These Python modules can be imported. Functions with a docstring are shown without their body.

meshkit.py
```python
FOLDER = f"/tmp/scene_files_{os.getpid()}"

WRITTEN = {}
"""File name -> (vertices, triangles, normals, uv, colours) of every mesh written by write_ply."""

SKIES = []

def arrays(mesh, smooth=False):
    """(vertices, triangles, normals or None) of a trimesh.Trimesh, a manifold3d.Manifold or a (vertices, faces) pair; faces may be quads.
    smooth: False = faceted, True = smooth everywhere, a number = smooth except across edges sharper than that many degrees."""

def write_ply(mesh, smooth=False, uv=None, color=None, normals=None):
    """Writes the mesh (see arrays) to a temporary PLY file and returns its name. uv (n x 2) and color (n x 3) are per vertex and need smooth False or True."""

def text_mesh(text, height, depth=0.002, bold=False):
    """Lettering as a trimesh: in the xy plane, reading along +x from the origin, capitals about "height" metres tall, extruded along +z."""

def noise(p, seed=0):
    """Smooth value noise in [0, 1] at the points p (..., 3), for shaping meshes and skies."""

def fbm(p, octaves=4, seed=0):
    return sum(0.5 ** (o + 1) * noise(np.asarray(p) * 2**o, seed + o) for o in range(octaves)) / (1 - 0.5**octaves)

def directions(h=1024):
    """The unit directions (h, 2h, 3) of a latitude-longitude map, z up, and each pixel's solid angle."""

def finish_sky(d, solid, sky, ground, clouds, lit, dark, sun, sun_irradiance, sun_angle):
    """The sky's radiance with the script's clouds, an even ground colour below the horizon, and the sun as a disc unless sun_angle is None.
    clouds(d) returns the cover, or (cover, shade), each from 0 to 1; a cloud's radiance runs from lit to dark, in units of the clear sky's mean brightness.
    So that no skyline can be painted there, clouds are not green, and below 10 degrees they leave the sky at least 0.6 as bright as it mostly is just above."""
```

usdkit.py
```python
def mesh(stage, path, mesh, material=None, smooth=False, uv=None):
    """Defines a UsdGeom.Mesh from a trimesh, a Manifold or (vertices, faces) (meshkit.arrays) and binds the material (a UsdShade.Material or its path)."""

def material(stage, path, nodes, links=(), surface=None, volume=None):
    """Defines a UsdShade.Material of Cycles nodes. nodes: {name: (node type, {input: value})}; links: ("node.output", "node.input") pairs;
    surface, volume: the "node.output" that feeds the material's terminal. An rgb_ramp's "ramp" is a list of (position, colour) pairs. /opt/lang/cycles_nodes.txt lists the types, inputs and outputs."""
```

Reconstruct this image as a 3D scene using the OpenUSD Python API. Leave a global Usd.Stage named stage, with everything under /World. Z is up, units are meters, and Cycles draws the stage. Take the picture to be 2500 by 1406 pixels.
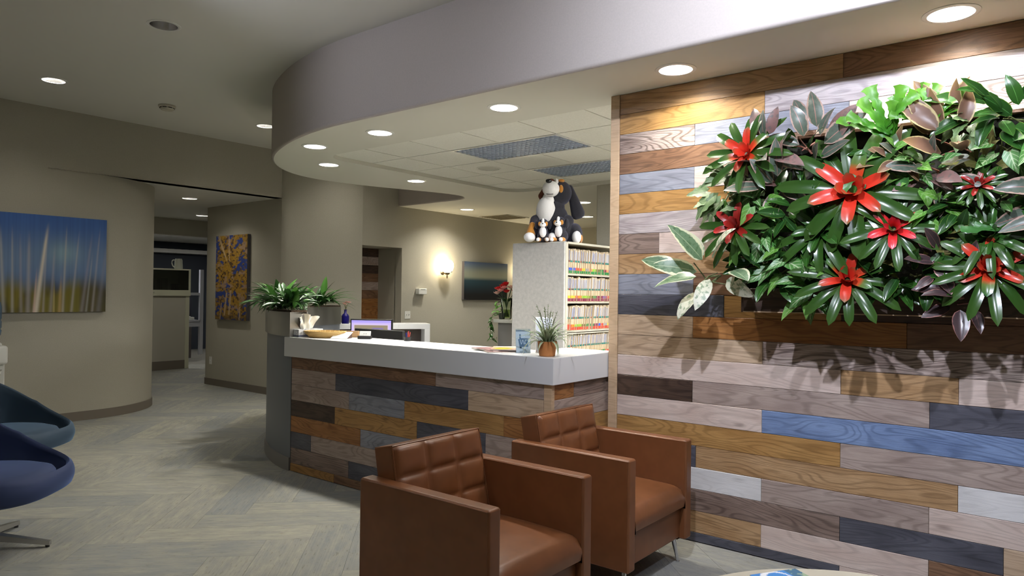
import math, random
import numpy as np
import trimesh
import manifold3d as m3
import shapely
from shapely.geometry import Polygon, Point, LineString, box as sbox
from pxr import Usd, UsdGeom, UsdLux, UsdShade, Gf, Sdf, Vt
import usdkit, meshkit

stage = Usd.Stage.CreateInMemory()
UsdGeom.SetStageUpAxis(stage, UsdGeom.Tokens.z)
UsdGeom.SetStageMetersPerUnit(stage, 1.0)
UsdGeom.Xform.Define(stage, '/World')
UsdGeom.Scope.Define(stage, '/World/Looks')
PI = math.pi

# ------------------------------------------------------------------ camera
cam = UsdGeom.Camera.Define(stage, '/World/camera')
cam.CreateHorizontalApertureAttr(36.0)
cam.CreateFocalLengthAttr(1728.59 / 2500 * 36.0)
cam.CreateExposureAttr(0.25)
YAW, PITCH, ROLL = 0.67372514, -0.00839706, 0.01219117
cy, sy, cp, sp, cr, sr = math.cos(YAW), math.sin(YAW), math.cos(PITCH), math.sin(PITCH), math.cos(ROLL), math.sin(ROLL)
MV = np.array([[cr, -sr, 0], [sr, cr, 0], [0, 0, 1]]) @ np.array([[1, 0, 0], [0, cp, -sp], [0, sp, cp]]) @ np.array([[cy, sy, 0], [0, 0, -1], [-sy, cy, 0]])
cm = np.eye(4); cm[0, :3], cm[1, :3], cm[2, :3], cm[3, :3] = MV[0], -MV[1], -MV[2], (0, 0, 1.455)
cam.AddTransformOp().Set(Gf.Matrix4d(cm.tolist()))

# ------------------------------------------------------------------ lights
# lamps of the place: cool track spots on the lobby ceiling, two aimed at the living wall and two at the soffit face; the recessed
# downlights carry their own glowing lenses (see downlight()).
WARM = (1.0, 0.95, 0.84)
COOL = (0.79, 0.84, 1.0)
SPOTS = [((-0.95, 1.62, 3.25), (-0.95, 3.60, 2.35), 84.0, 62), ((0.45, 1.62, 3.25), (0.45, 3.60, 2.35), 64.0, 62), ((-0.55, 2.62, 3.24), (-0.50, 3.40, 3.24), 190.0, 42), ((-4.2, 1.2, 3.1), (-3.7, 3.40, 3.12), 15.0, 42)]
LAMP_SOFFIT, LAMP_WALL, LAMP_LOBBY, LAMP_REAR = 480.0, 270.0, 150.0, 150.0   # radiance of the downlight lenses
DOME = 0.0

def spot_light(path, pos, target, power, color=COOL, angle=62, soft=1.0, radius=0.035):
    l = UsdLux.SphereLight.Define(stage, path)
    l.CreateRadiusAttr(radius); l.CreateIntensityAttr(power / (4 * PI * radius ** 2)); l.CreateColorAttr(Gf.Vec3f(*color)); l.CreateNormalizeAttr(False)
    s = UsdLux.ShapingAPI.Apply(l.GetPrim()); s.CreateShapingConeAngleAttr(angle); s.CreateShapingConeSoftnessAttr(soft)
    p, t = np.array(pos, float), np.array(target, float); z = -(t - p) / np.linalg.norm(t - p)
    x = np.cross((0, 0, 1), z); x /= np.linalg.norm(x); y = np.cross(z, x)
    m = np.eye(4); m[0, :3], m[1, :3], m[2, :3], m[3, :3] = x, y, z, p
    l.AddTransformOp().Set(Gf.Matrix4d(m.tolist()))
    return l

# ------------------------------------------------------------------ helpers
counts = {}
def numbered(parent, name):
    k = (parent, name); n = counts.get(k, 0); counts[k] = n + 1
    return f'{parent}/{name}' + (f'_{n:03d}' if n else '')
def path_of(p): return '/World' if p is None else (p if isinstance(p, str) else str(p.GetPath()))
def tag(prim, label=None, cat=None, group=None, kind=None):
    for k, v in (('label', label), ('category', cat), ('group', group), ('kind', kind)):
        if v: prim.SetCustomDataByKey(k, v)
    return prim
def xf(prim, loc=(0, 0, 0), rotz=0.0, mat=None):
    x = UsdGeom.Xformable(prim)
    if mat is not None:
        x.AddTransformOp().Set(Gf.Matrix4d(np.asarray(mat).T.tolist()))
    else:
        x.AddTranslateOp().Set(Gf.Vec3d(*map(float, loc)))
        if rotz: x.AddRotateZOp().Set(math.degrees(rotz))
def thing(name, label=None, cat=None, loc=(0, 0, 0), rotz=0.0, group=None, kind=None, mat=None):
    x = UsdGeom.Xform.Define(stage, numbered('/World', name)).GetPrim(); xf(x, loc, rotz, mat)
    return tag(x, label, cat, group, kind)
def part(parent, name, mesh, material, smooth=False, uv=None, label=None, kind=None, loc=None, rotz=0.0, mat=None):
    m = usdkit.mesh(stage, numbered(path_of(parent), name), mesh, material, smooth=smooth, uv=uv).GetPrim()
    if mat is not None or loc is not None: xf(m, loc or (0, 0, 0), rotz, mat)
    return tag(m, label, kind=kind)
def solo(name, mesh, material, label=None, cat=None, group=None, kind=None, smooth=False, uv=None, loc=None, rotz=0.0, mat=None):
    m = usdkit.mesh(stage, numbered('/World', name), mesh, material, smooth=smooth, uv=uv).GetPrim()
    if mat is not None or loc is not None: xf(m, loc or (0, 0, 0), rotz, mat)
    return tag(m, label, cat, group, kind)
def dup(root, loc=(0, 0, 0), rotz=0.0, label=None, group=None, mat=None):
    was = root.GetCustomData(); base = root.GetName(); base = base[:-4] if base[-3:].isdigit() and base[-4] == '_' else base
    x = UsdGeom.Xform.Define(stage, numbered('/World', base)).GetPrim()
    x.GetReferences().AddInternalReference(root.GetPath()); x.SetInstanceable(True)
    UsdGeom.Xformable(x).ClearXformOpOrder()
    o = UsdGeom.Xformable(x).AddTransformOp(opSuffix='place')
    if mat is None: mat = T(loc) @ RZ(rotz)
    o.Set(Gf.Matrix4d(np.asarray(mat).T.tolist()))
    return tag(x, label or was['label'], was['category'], group or was.get('group'))

def T(v): m = np.eye(4); m[:3, 3] = v; return m
def RX(a): c, s = math.cos(a), math.sin(a); return np.array([[1, 0, 0, 0], [0, c, -s, 0], [0, s, c, 0], [0, 0, 0, 1.0]])
def RY(a): c, s = math.cos(a), math.sin(a); return np.array([[c, 0, s, 0], [0, 1, 0, 0], [-s, 0, c, 0], [0, 0, 0, 1.0]])
def RZ(a): c, s = math.cos(a), math.sin(a); return np.array([[c, -s, 0, 0], [s, c, 0, 0], [0, 0, 1, 0], [0, 0, 0, 1.0]])
def SC(x, y=None, z=None): return np.diag([x, x if y is None else y, x if z is None else z, 1.0])
def moved(m, M): m = m.copy(); m.apply_transform(M); return m
def cat(*ms): return trimesh.util.concatenate([x for m in ms for x in (m if isinstance(m, (list, tuple)) else [m])])
def bx(x0, x1, y0, y1, z0, z1, c=0.0):
    x0, x1 = min(x0, x1), max(x0, x1); y0, y1 = min(y0, y1), max(y0, y1); z0, z1 = min(z0, z1), max(z0, z1)
    if c <= 0:
        b = trimesh.creation.box((x1 - x0, y1 - y0, z1 - z0)); b.apply_translation(((x0 + x1) / 2, (y0 + y1) / 2, (z0 + z1) / 2)); return b
    c = min(c, (x1 - x0) / 2.01, (y1 - y0) / 2.01, (z1 - z0) / 2.01)
    P = []
    for X, dx in ((x0, 1), (x1, -1)):
        for Y, dy in ((y0, 1), (y1, -1)):
            for Z, dz in ((z0, 1), (z1, -1)):
                P += [(X, Y + dy * c, Z + dz * c), (X + dx * c, Y, Z + dz * c), (X + dx * c, Y + dy * c, Z)]
    return trimesh.convex.convex_hull(np.array(P))
def rbox(x0, x1, y0, y1, z0, z1, r, n=3):
    """box with rounded edges"""
    s = trimesh.creation.icosphere(n - 1, r) if n < 3 else trimesh.creation.uv_sphere(r, count=[9, 12])
    P = [s.vertices + (X, Y, Z) for X in (x0 + r, x1 - r) for Y in (y0 + r, y1 - r) for Z in (z0 + r, z1 - r)]
    return trimesh.convex.convex_hull(np.vstack(P))
def lathe(profile, n=32, cap=False):
    """profile: (r, z) list, spun about z"""
    P = np.array(profile, float); a = np.linspace(0, 2 * PI, n, endpoint=False)
    V = np.stack([P[:, None, 0] * np.cos(a), P[:, None, 0] * np.sin(a), np.repeat(P[:, None, 1], n, 1)], -1).reshape(-1, 3)
    F = []
    for i in range(len(P) - 1):
        for j in range(n):
            k = (j + 1) % n; F += [(i * n + j, i * n + k, (i + 1) * n + k), (i * n + j, (i + 1) * n + k, (i + 1) * n + j)]
    m = trimesh.Trimesh(V, F, process=False); m.merge_vertices(); m.update_faces(m.nondegenerate_faces()); return m
def tube(points, radii, n=8, cap=True):
    P = np.array(points, float); R = np.broadcast_to(np.asarray(radii, float), (len(P),))
    t = np.gradient(P, axis=0); t /= np.linalg.norm(t, axis=1, keepdims=True) + 1e-12
    up = np.array((0, 0, 1.0)) if abs(t[0][2]) < .9 else np.array((1.0, 0, 0)); V = []
    for p, d, r in zip(P, t, R):
        x = np.cross(d, up); x /= np.linalg.norm(x) + 1e-12; y = np.cross(d, x); up = -y if False else up
        a = np.linspace(0, 2 * PI, n, endpoint=False); V.append(p + r * (np.cos(a)[:, None] * x + np.sin(a)[:, None] * y))
    V = np.vstack(V); F = []
    for i in range(len(P) - 1):
        for j in range(n):
            k = (j + 1) % n; F += [(i * n + j, (i + 1) * n + k, i * n + k), (i * n + j, (i + 1) * n + j, (i + 1) * n + k)]
    if cap:
        for b, s in ((0, 1), ((len(P) - 1) * n, -1)):
            for j in range(1, n - 1): F.append((b, b + j, b + j + 1) if s > 0 else (b, b + j + 1, b + j))
    m = trimesh.Trimesh(V, F, process=False); m.fix_normals(); return m
def extrude(poly, z0, z1):
    ps = [poly] if poly.geom_type == 'Polygon' else list(poly.geoms)
    ms = []
    for p in ps:
        m = trimesh.creation.extrude_polygon(p, z1 - z0, engine='earcut'); m.apply_translation((0, 0, z0)); ms.append(m)
    return cat(ms)
def flat(poly, z, up=True):
    """a polygon laid flat at height z"""
    ps = [poly] if poly.geom_type == 'Polygon' else list(poly.geoms); ms = []
    for p in ps:
        v, f = trimesh.creation.triangulate_polygon(p, engine='earcut')
        v = np.column_stack([v, np.full(len(v), z)]); m = trimesh.Trimesh(v, f, process=False)
        if (m.face_normals[:, 2].mean() > 0) != up: m.invert()
        ms.append(m)
    return cat(ms)
def strip(rings, closed=False):
    """skin over a list of equally long point rows"""
    R = np.array(rings, float); k, n = R.shape[:2]; F = []
    for i in range(k - 1):
        for j in range(n if closed else n - 1):
            q = (j + 1) % n; F += [(i * n + j, i * n + q, (i + 1) * n + q), (i * n + j, (i + 1) * n + q, (i + 1) * n + j)]
    return trimesh.Trimesh(R.reshape(-1, 3), F, process=False)
def wall_path(pts, th, side, z0, z1):
    """a wall of thickness th on one side of a plan line (side +1: to the left of the walking direction)"""
    ln = LineString(pts); p = ln.buffer(side * th, single_sided=True, join_style=2)
    return extrude(p, z0, z1)
def curve(pts, n=60):
    from scipy.interpolate import CubicSpline, PchipInterpolator
    P = np.array(pts, float); d = np.r_[0, np.cumsum(np.linalg.norm(np.diff(P, axis=0), axis=1))]
    return CubicSpline(d, P, axis=0)(np.linspace(0, d[-1], n))
def hull(*pts_or_meshes):
    return trimesh.convex.convex_hull(np.vstack([m.vertices if hasattr(m, 'vertices') else np.asarray(m) for m in pts_or_meshes]))
def sph(c, r, n=2):
    s = trimesh.creation.icosphere(n, 1.0); s.apply_transform(SC(*(r if np.ndim(r) else (r, r, r)))); s.apply_translation(c); return s
def to_manifold(m):
    m = m.copy(); m.merge_vertices(); return m3.Manifold(m3.Mesh(np.asarray(m.vertices, np.float32), np.asarray(m.faces, np.uint32)))
def from_manifold(M):
    q = M.to_mesh(); return trimesh.Trimesh(q.vert_properties[:, :3], q.tri_verts, process=True)
def blend(meshes, length=0.02, it=12):
    """one continuous smooth skin over overlapping solids"""
    M = to_manifold(meshes[0])
    for m in meshes[1:]: M = M + to_manifold(m)
    t = from_manifold(M.refine_to_length(length)); trimesh.smoothing.filter_taubin(t, iterations=it); return t

# ------------------------------------------------------------------ materials
L = '/World/Looks/'
made = {}
def plain(name, color, rough=0.5, spec=0.5, metal=0.0, bump=0.0, bscale=200.0, **kw):
    if name in made: return made[name]
    nodes = {'p': ('principled_bsdf', {'base_color': color, 'roughness': rough, 'metallic': metal, 'specular_ior_level': spec, **kw})}; links = []
    if bump:
        nodes |= {'g': ('texture_coordinate', {}), 'n': ('noise_texture', {'scale': bscale, 'detail': 3.0}), 'b': ('bump', {'strength': bump, 'distance': 0.002})}
        links = [('g.object', 'n.vector'), ('n.fac', 'b.height'), ('b.normal', 'p.normal')]
    made[name] = usdkit.material(stage, L + name, nodes, links, surface='p.BSDF'); return made[name]
def speckle(name, stops, scale=(1, 1, 1), nscale=5.0, detail=4.0, rough=0.6, bump=0.0, distortion=0.0, spec=0.4, coord='object', **kw):
    """noise through a colour ramp, offset per object"""
    if name in made: return made[name]
    nodes = {'g': ('texture_coordinate', {}), 'oi': ('object_info', {}), 'of': ('vector_math', {'math_type': 'scale', 'vector1': (13.1, 7.7, 5.3)}), 'ad': ('vector_math', {'math_type': 'add'}),
             'mp': ('mapping', {'scale': scale}), 'n': ('noise_texture', {'scale': nscale, 'detail': detail, 'distortion': distortion, 'roughness': 0.6}), 'r': ('rgb_ramp', {'ramp': stops}),
             'p': ('principled_bsdf', {'roughness': rough, 'specular_ior_level': spec, **kw})}
    links = [('oi.random', 'of.scale'), ('g.' + coord, 'ad.vector1'), ('of.vector', 'ad.vector2'), ('ad.vector', 'mp.vector'), ('mp.vector', 'n.vector'), ('n.fac', 'r.fac'), ('r.color', 'p.base_color')]
    if bump:
        nodes['b'] = ('bump', {'strength': bump, 'distance': 0.004}); links += [('n.fac', 'b.height'), ('b.normal', 'p.normal')]
    made[name] = usdkit.material(stage, L + name, nodes, links, surface='p.BSDF'); return made[name]
def wood(name, light, dark, grain=0.45, rings=22.0, knots=0.6, rough=0.42, streak=None):
    """plank along x: blotches, growth rings, fibres and knots; every plank gets its own piece of the pattern"""
    if name in made: return made[name]
    nodes = {
        'g': ('texture_coordinate', {}), 'oi': ('object_info', {}), 'of': ('vector_math', {'math_type': 'scale', 'vector1': (31.0, 17.0, 23.0)}), 'ad': ('vector_math', {'math_type': 'add'}),
        'm1': ('mapping', {'scale': (0.9, 1.0, 5.5)}), 'n1': ('noise_texture', {'scale': 1.6, 'detail': 1.2, 'distortion': 0.5}),
        'mu': ('math', {'math_type': 'multiply', 'value2': rings * 4.0}), 'si': ('math', {'math_type': 'sine'}), 'mr': ('map_range', {'from_min': 0.15, 'from_max': 1.0, 'to_min': 0.0, 'to_max': 1.0, 'clamp': True}),
        'm2': ('mapping', {'scale': (4.0, 4.0, 130.0)}), 'n2': ('noise_texture', {'scale': 2.2, 'detail': 3.0, 'roughness': 0.65}),
        'm3': ('mapping', {'scale': (1.6, 1.0, 5.0)}), 'n3': ('noise_texture', {'scale': 2.4, 'detail': 3.0}), 'r3': ('rgb_ramp', {'ramp': [(0.3, dark), (0.68, light)]}),
        'm4': ('mapping', {'scale': (1.5, 0.01, 5.0)}), 'v4': ('voronoi_texture', {'scale': 1.25, 'randomness': 1.0}), 'k4': ('map_range', {'from_min': 0.10, 'from_max': 0.02, 'to_min': 0.0, 'to_max': knots, 'clamp': True}),
        'c1': ('mix_color', {'blend_type': 'multiply', 'b': tuple(0.30 + 0.25 * c for c in dark)}), 'f1': ('math', {'math_type': 'multiply', 'value2': grain}),
        'r2': ('map_range', {'from_min': 0.42, 'from_max': 0.68, 'to_min': 0.0, 'to_max': grain * 0.8, 'clamp': True}),
        'c2': ('mix_color', {'blend_type': 'multiply', 'b': (0.34, 0.29, 0.26)}), 'c3': ('mix_color', {'blend_type': 'mix', 'b': (0.045, 0.025, 0.016)}),
        'b': ('bump', {'strength': 0.25, 'distance': 0.002}), 'p': ('principled_bsdf', {'roughness': rough, 'specular_ior_level': 0.4})}
    links = [('oi.random', 'of.scale'), ('g.object', 'ad.vector1'), ('of.vector', 'ad.vector2')]
    for k in '1234': links.append(('ad.vector', f'm{k}.vector'))
    links += [('m1.vector', 'n1.vector'), ('m2.vector', 'n2.vector'), ('m3.vector', 'n3.vector'), ('m4.vector', 'v4.vector'),
              ('n1.fac', 'mu.value1'), ('mu.value', 'si.value1'), ('si.value', 'mr.value'), ('mr.result', 'f1.value1'),
              ('n3.fac', 'r3.fac'), ('r3.color', 'c1.a'), ('f1.value', 'c1.fac'), ('n2.fac', 'r2.value'), ('c1.result', 'c2.a'), ('r2.result', 'c2.fac'),
              ('v4.distance', 'k4.value'), ('c2.result', 'c3.a'), ('k4.result', 'c3.fac'), ('c3.result', 'p.base_color'), ('n2.fac', 'b.height'), ('b.normal', 'p.normal')]
    made[name] = usdkit.material(stage, L + name, nodes, links, surface='p.BSDF'); return made[name]
def glow(name, color, strength):
    if name in made: return made[name]
    made[name] = usdkit.material(stage, L + name, {'e': ('emission', {'color': color, 'strength': strength})}, [], surface='e.emission'); return made[name]
def pane(name, tint=(0.9, 0.93, 0.93), f=1.45, rough=0.02):
    if name in made: return made[name]
    made[name] = usdkit.material(stage, L + name, {'t': ('transparent_bsdf', {'color': tint}), 'g': ('glossy_bsdf', {'roughness': rough, 'color': (1, 1, 1)}), 'f': ('fresnel', {'IOR': f}), 'm': ('mix_closure', {})},
                                 [('f.fac', 'm.fac'), ('t.BSDF', 'm.closure1'), ('g.BSDF', 'm.closure2')], surface='m.closure'); return made[name]

wall_paint = speckle('wall_paint', [(0.3, (0.405, 0.385, 0.315)), (0.7, (0.435, 0.412, 0.34))], nscale=90, rough=0.75, bump=0.05)
fascia_paint = speckle('fascia_paint', [(0.3, (0.44, 0.395, 0.36)), (0.7, (0.47, 0.42, 0.385))], nscale=90, rough=0.75, bump=0.05)
ceiling_paint = plain('ceiling_paint', (0.72, 0.71, 0.66), 0.8)
soffit_paint = plain('soffit_paint', (0.66, 0.645, 0.57), 0.8)
base_trim = plain('base_trim', (0.17, 0.145, 0.115), 0.5)
white_metal = plain('white_metal', (0.75, 0.75, 0.72), 0.35)
chrome = plain('chrome', (0.75, 0.75, 0.76), 0.14, metal=1.0)
brushed = plain('brushed', (0.55, 0.54, 0.52), 0.32, metal=1.0)
black_plastic = plain('black_plastic', (0.015, 0.015, 0.016), 0.4)
white_plastic = plain('white_plastic', (0.74, 0.74, 0.70), 0.4)
counter_white = plain('counter_white', (0.72, 0.73, 0.74), 0.28)
W = dict(
    honey=wood('wood_honey', (0.50, 0.285, 0.10), (0.37, 0.195, 0.062)),
    orange=wood('wood_orange', (0.43, 0.20, 0.065), (0.30, 0.125, 0.035), 0.5),
    oak=wood('wood_oak', (0.50, 0.32, 0.165), (0.38, 0.22, 0.10), 0.5),
    tan=wood('wood_tan', (0.60, 0.45, 0.31), (0.49, 0.35, 0.23), 0.4),
    pale=wood('wood_pale', (0.68, 0.56, 0.49), (0.58, 0.45, 0.385), 0.28),
    white=wood('wood_white', (0.76, 0.74, 0.72), (0.62, 0.60, 0.58), 0.15, knots=0.2),
    brown=wood('wood_brown', (0.27, 0.15, 0.085), (0.17, 0.09, 0.05), 0.5),
    dark=wood('wood_dark', (0.10, 0.062, 0.042), (0.055, 0.035, 0.027), 0.5),
    mauve=wood('wood_mauve', (0.44, 0.35, 0.30), (0.33, 0.25, 0.215), 0.4),
    lavender=wood('wood_lavender', (0.56, 0.50, 0.48), (0.36, 0.30, 0.30), 0.4),
    greybrown=wood('wood_greybrown', (0.30, 0.22, 0.18), (0.21, 0.145, 0.115), 0.6),
    rough=wood('wood_rough', (0.52, 0.43, 0.38), (0.36, 0.27, 0.23), 0.95, rings=34),
    bluegrey=wood('wood_bluegrey', (0.32, 0.335, 0.39), (0.22, 0.225, 0.265), 0.4, knots=0.3),
    slate=wood('wood_slate', (0.115, 0.115, 0.14), (0.065, 0.065, 0.082), 0.4, knots=0.3),
    blue=wood('wood_blue', (0.22, 0.31, 0.50), (0.13, 0.19, 0.34), 0.45, knots=0.3),
    trim=wood('wood_trim', (0.62, 0.45, 0.29), (0.56, 0.39, 0.24), 0.2, knots=0.2),
)
# ------------------------------------------------------------------ the setting
ZC, ZS = 3.39, 2.742                    # lobby ceiling, soffit underside
# soffit outline (plan), straight over the desk front, then round its end
curve_pts = [(-4.30, 3.395), (-4.75, 3.425), (-5.22, 3.52), (-5.65, 3.665), (-6.06, 3.86), (-6.42, 4.13), (-6.70, 4.48), (-6.83, 4.90), (-6.80, 5.35), (-6.68, 5.78), (-6.53, 6.22), (-6.41, 6.62), (-6.40, 6.90), (-6.52, 7.08), (-6.78, 7.16), (-7.25, 7.18)]
cv = curve(curve_pts, 90)
outline = np.vstack([[(3.5, 3.395)], [(-1.0, 3.395)], [(-3.0, 3.395)], cv, [(-7.95, 7.19)]])
t = np.gradient(outline, axis=0); t /= np.linalg.norm(t, axis=1, keepdims=True)
nrm = np.column_stack([t[:, 1], -t[:, 0]]) * -1           # into the soffit
inn = np.array([outline[0] + (0.1, 1.0)])
if np.dot(nrm[1], (0, 1)) < 0: nrm = -nrm
prof = [(0.0, ZC + 0.02), (0.0, ZS + 0.024), (0.003, ZS + 0.012), (0.010, ZS + 0.004), (0.022, ZS)]
rings = [np.column_stack([outline + nrm * i, np.full(len(outline), z)]) for i, z in prof]
edge = strip(rings)
soffit_in = outline + nrm * 0.022
soff_poly = Polygon(np.vstack([soffit_in, [(-7.95, 11.6), (3.5, 11.6)]])).buffer(0)
# recess for the tile ceiling, with a rounded corner
TX0, TX1, TY0, TY1 = -5.66, 0.2, 4.14, 7.06
tray = sbox(TX0, TY0, TX1, TY1).buffer(-0.28).buffer(0.28, quad_segs=10)
DL = dict(  # recessed lights: (x, y, ceiling height, on)
    soffit=[(-0.45, 3.71), (-1.79, 3.71), (-3.10, 3.77), (-4.40, 3.78), (-5.29, 3.80), (-5.93, 4.43), (-5.95, 5.66), (-7.31, 8.03), (-5.377, 8.311), (-6.30, 9.85)],
    lobby=[(-5.236, 2.434), (-7.45, 2.46), (-7.45, 4.66), (-7.42, 5.85), (-3.02, 0.2), (-5.236, 0.2), (-7.45, 0.2), (-0.8, 0.2), (-3.02, -2.0), (-5.236, -2.0), (1.4, -1.0)], corridor=[(-9.74, 4.925), (-11.79, 6.19)])
HOLE = 0.101
holes = shapely.union_all([Point(*p).buffer(HOLE, quad_segs=8) for p in DL['soffit']])
ceiling = thing('ceiling', kind='structure')
lobby_poly = sbox(-8.75, -4.1, 3.6, 7.3).difference(shapely.union_all([Point(*p).buffer(HOLE, quad_segs=8) for p in DL['lobby']]))
part(ceiling, 'lobby_ceiling', flat(lobby_poly, ZC, up=False), ceiling_paint)
part(ceiling, 'fascia', edge, fascia_paint, smooth=40)
part(ceiling, 'soffit', flat(soff_poly.difference(tray).difference(holes), ZS, up=False), soffit_paint)
ZT = ZS + 0.038
tr = np.array(tray.exterior.coords)
part(ceiling, 'tray_edge', strip([np.column_stack([tr, np.full(len(tr), ZS)]), np.column_stack([tr, np.full(len(tr), ZT)])]), soffit_paint, smooth=40)
tile_mat = speckle('ceiling_tile', [(0.35, (0.74, 0.73, 0.66)), (0.65, (0.80, 0.79, 0.72))], nscale=60, rough=0.9, bump=0.1)
tee = plain('tee_bar', (0.40, 0.39, 0.35), 0.6)
gx = [-5.77, -5.17, -4.57, -3.967, -3.364, -2.761, -2.158, -1.555, -0.95, -0.35, 0.25]
gy = [4.17, 4.77, 5.37, 5.97, 6.57, 7.17]
troffers = {(2, 1), (3, 1), (2, 3), (3, 3), (6, 0), (7, 0), (6, 2), (7, 2)}
for i in range(len(gx) - 1):
    for j in range(-1, len(gy) - 1):
        y0, y1 = (gy[j], gy[j + 1]) if j >= 0 else (4.0, gy[0])
        cell = sbox(gx[i] + 0.006, y0 + 0.006, gx[i + 1] - 0.006, y1 - 0.006).intersection(tray)
        if cell.is_empty or cell.area < 0.004 or (i, j) in troffers: continue
        part(ceiling, 'ceiling_tile', extrude(cell, ZT, ZT + 0.015), tile_mat)
part(ceiling, 'tee_grid', flat(tray.buffer(0.05).difference(shapely.union_all([sbox(gx[i] + .005, gy[j] + .005, gx[i + 1] - .005 + .01, gy[j + 1] - .005) for i, j in troffers])), ZT + 0.012, up=False), tee)
# corridor and back office ceilings
corr_poly = sbox(-12.75, 4.0, -8.58, 9.0).union(sbox(-10.2, 2.8, -8.58, 4.2)).difference(shapely.union_all([Point(*p).buffer(HOLE, quad_segs=8) for p in DL['corridor']]))
part(ceiling, 'corridor_ceiling', flat(corr_poly, ZS, up=False), ceiling_paint)
part(ceiling, 'office_ceiling', bx(-17.5, -12.75, 3.0, 10.0, 2.60, 2.66), tile_mat)

# lobby wall on the left: straight, then a quarter round into the corridor
arc = [(-9.6 + 1.0 * math.cos(a), 3.28 + 1.0 * math.sin(a)) for a in np.linspace(0, PI / 2, 24)]
wl = thing('wall_left', kind='structure')
part(wl, 'curved_wall', wall_path([(-8.6, -4.0)] + arc + [(-13.2, 4.28)], 0.12, 1, 0, ZS), wall_paint, smooth=30)
part(wl, 'header', bx(-8.75, -8.6, -4.0, 5.66, ZS, ZC), wall_paint)
bl = thing('baseboard_left', kind='structure')
part(bl, 'baseboard', wall_path([(-8.588, -4.0)] + [(-9.6 + 1.012 * math.cos(a), 3.28 + 1.012 * math.sin(a)) for a in np.linspace(0, PI / 2, 24)] + [(-12.7, 4.292)], 0.02, 1, 0, 0.10), base_trim, smooth=30)
# back wall: rounded corner at the corridor, picture wall, curve, niche, sconce wall
cA = [(-10.72 + 0.16 - 0.16 * math.cos(a), 5.65 + 0.16 - 0.16 * math.sin(a)) for a in np.linspace(0, PI / 2, 8)]
bulge = [(-8.60, 5.65), (-8.56, 5.66), (-8.46, 5.74), (-8.33, 5.87), (-8.19, 6.03), (-8.06, 6.22), (-7.97, 6.40), (-7.935, 6.50), (-7.93, 6.518)]
bulge = [tuple(p) for p in curve(bulge, 24)]
wb = thing('wall_back', kind='structure')
part(wb, 'corridor_wall', wall_path([(-10.72, 10.5)] + cA + [(-8.6, 5.65)], 0.15, 1, 0, ZS), wall_paint, smooth=30)
part(wb, 'curved_wall', wall_path(bulge, 0.15, 1, 0, ZC), wall_paint, smooth=40)
part(wb, 'sconce_wall', bx(-8.08, -7.93, 7.272, 11.6, 0, ZC), wall_paint)
part(wb, 'lintel', bx(-8.08, -7.93, 6.518, 7.272, 2.125, ZC), wall_paint)
part(wb, 'niche_jamb', bx(-8.60, -8.07, 7.272, 7.40, 0, 2.4), wall_paint)
part(wb, 'niche_jamb', bx(-8.60, -8.07, 6.40, 6.518, 0, 2.4), wall_paint)
part(wb, 'niche_ceiling', bx(-8.60, -8.07, 6.50, 7.30, 2.125, 2.2), wall_paint)
bb = thing('baseboard_back', kind='structure')
part(bb, 'baseboard', wall_path([(-10.732, 10.4)] + [(-10.72 + 0.16 - 0.172 * math.cos(a), 5.65 + 0.16 - 0.172 * math.sin(a)) for a in np.linspace(0, PI / 2, 8)] + [(-8.6, 5.638)], 0.02, 1, 0, 0.10), base_trim, smooth=30)
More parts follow.
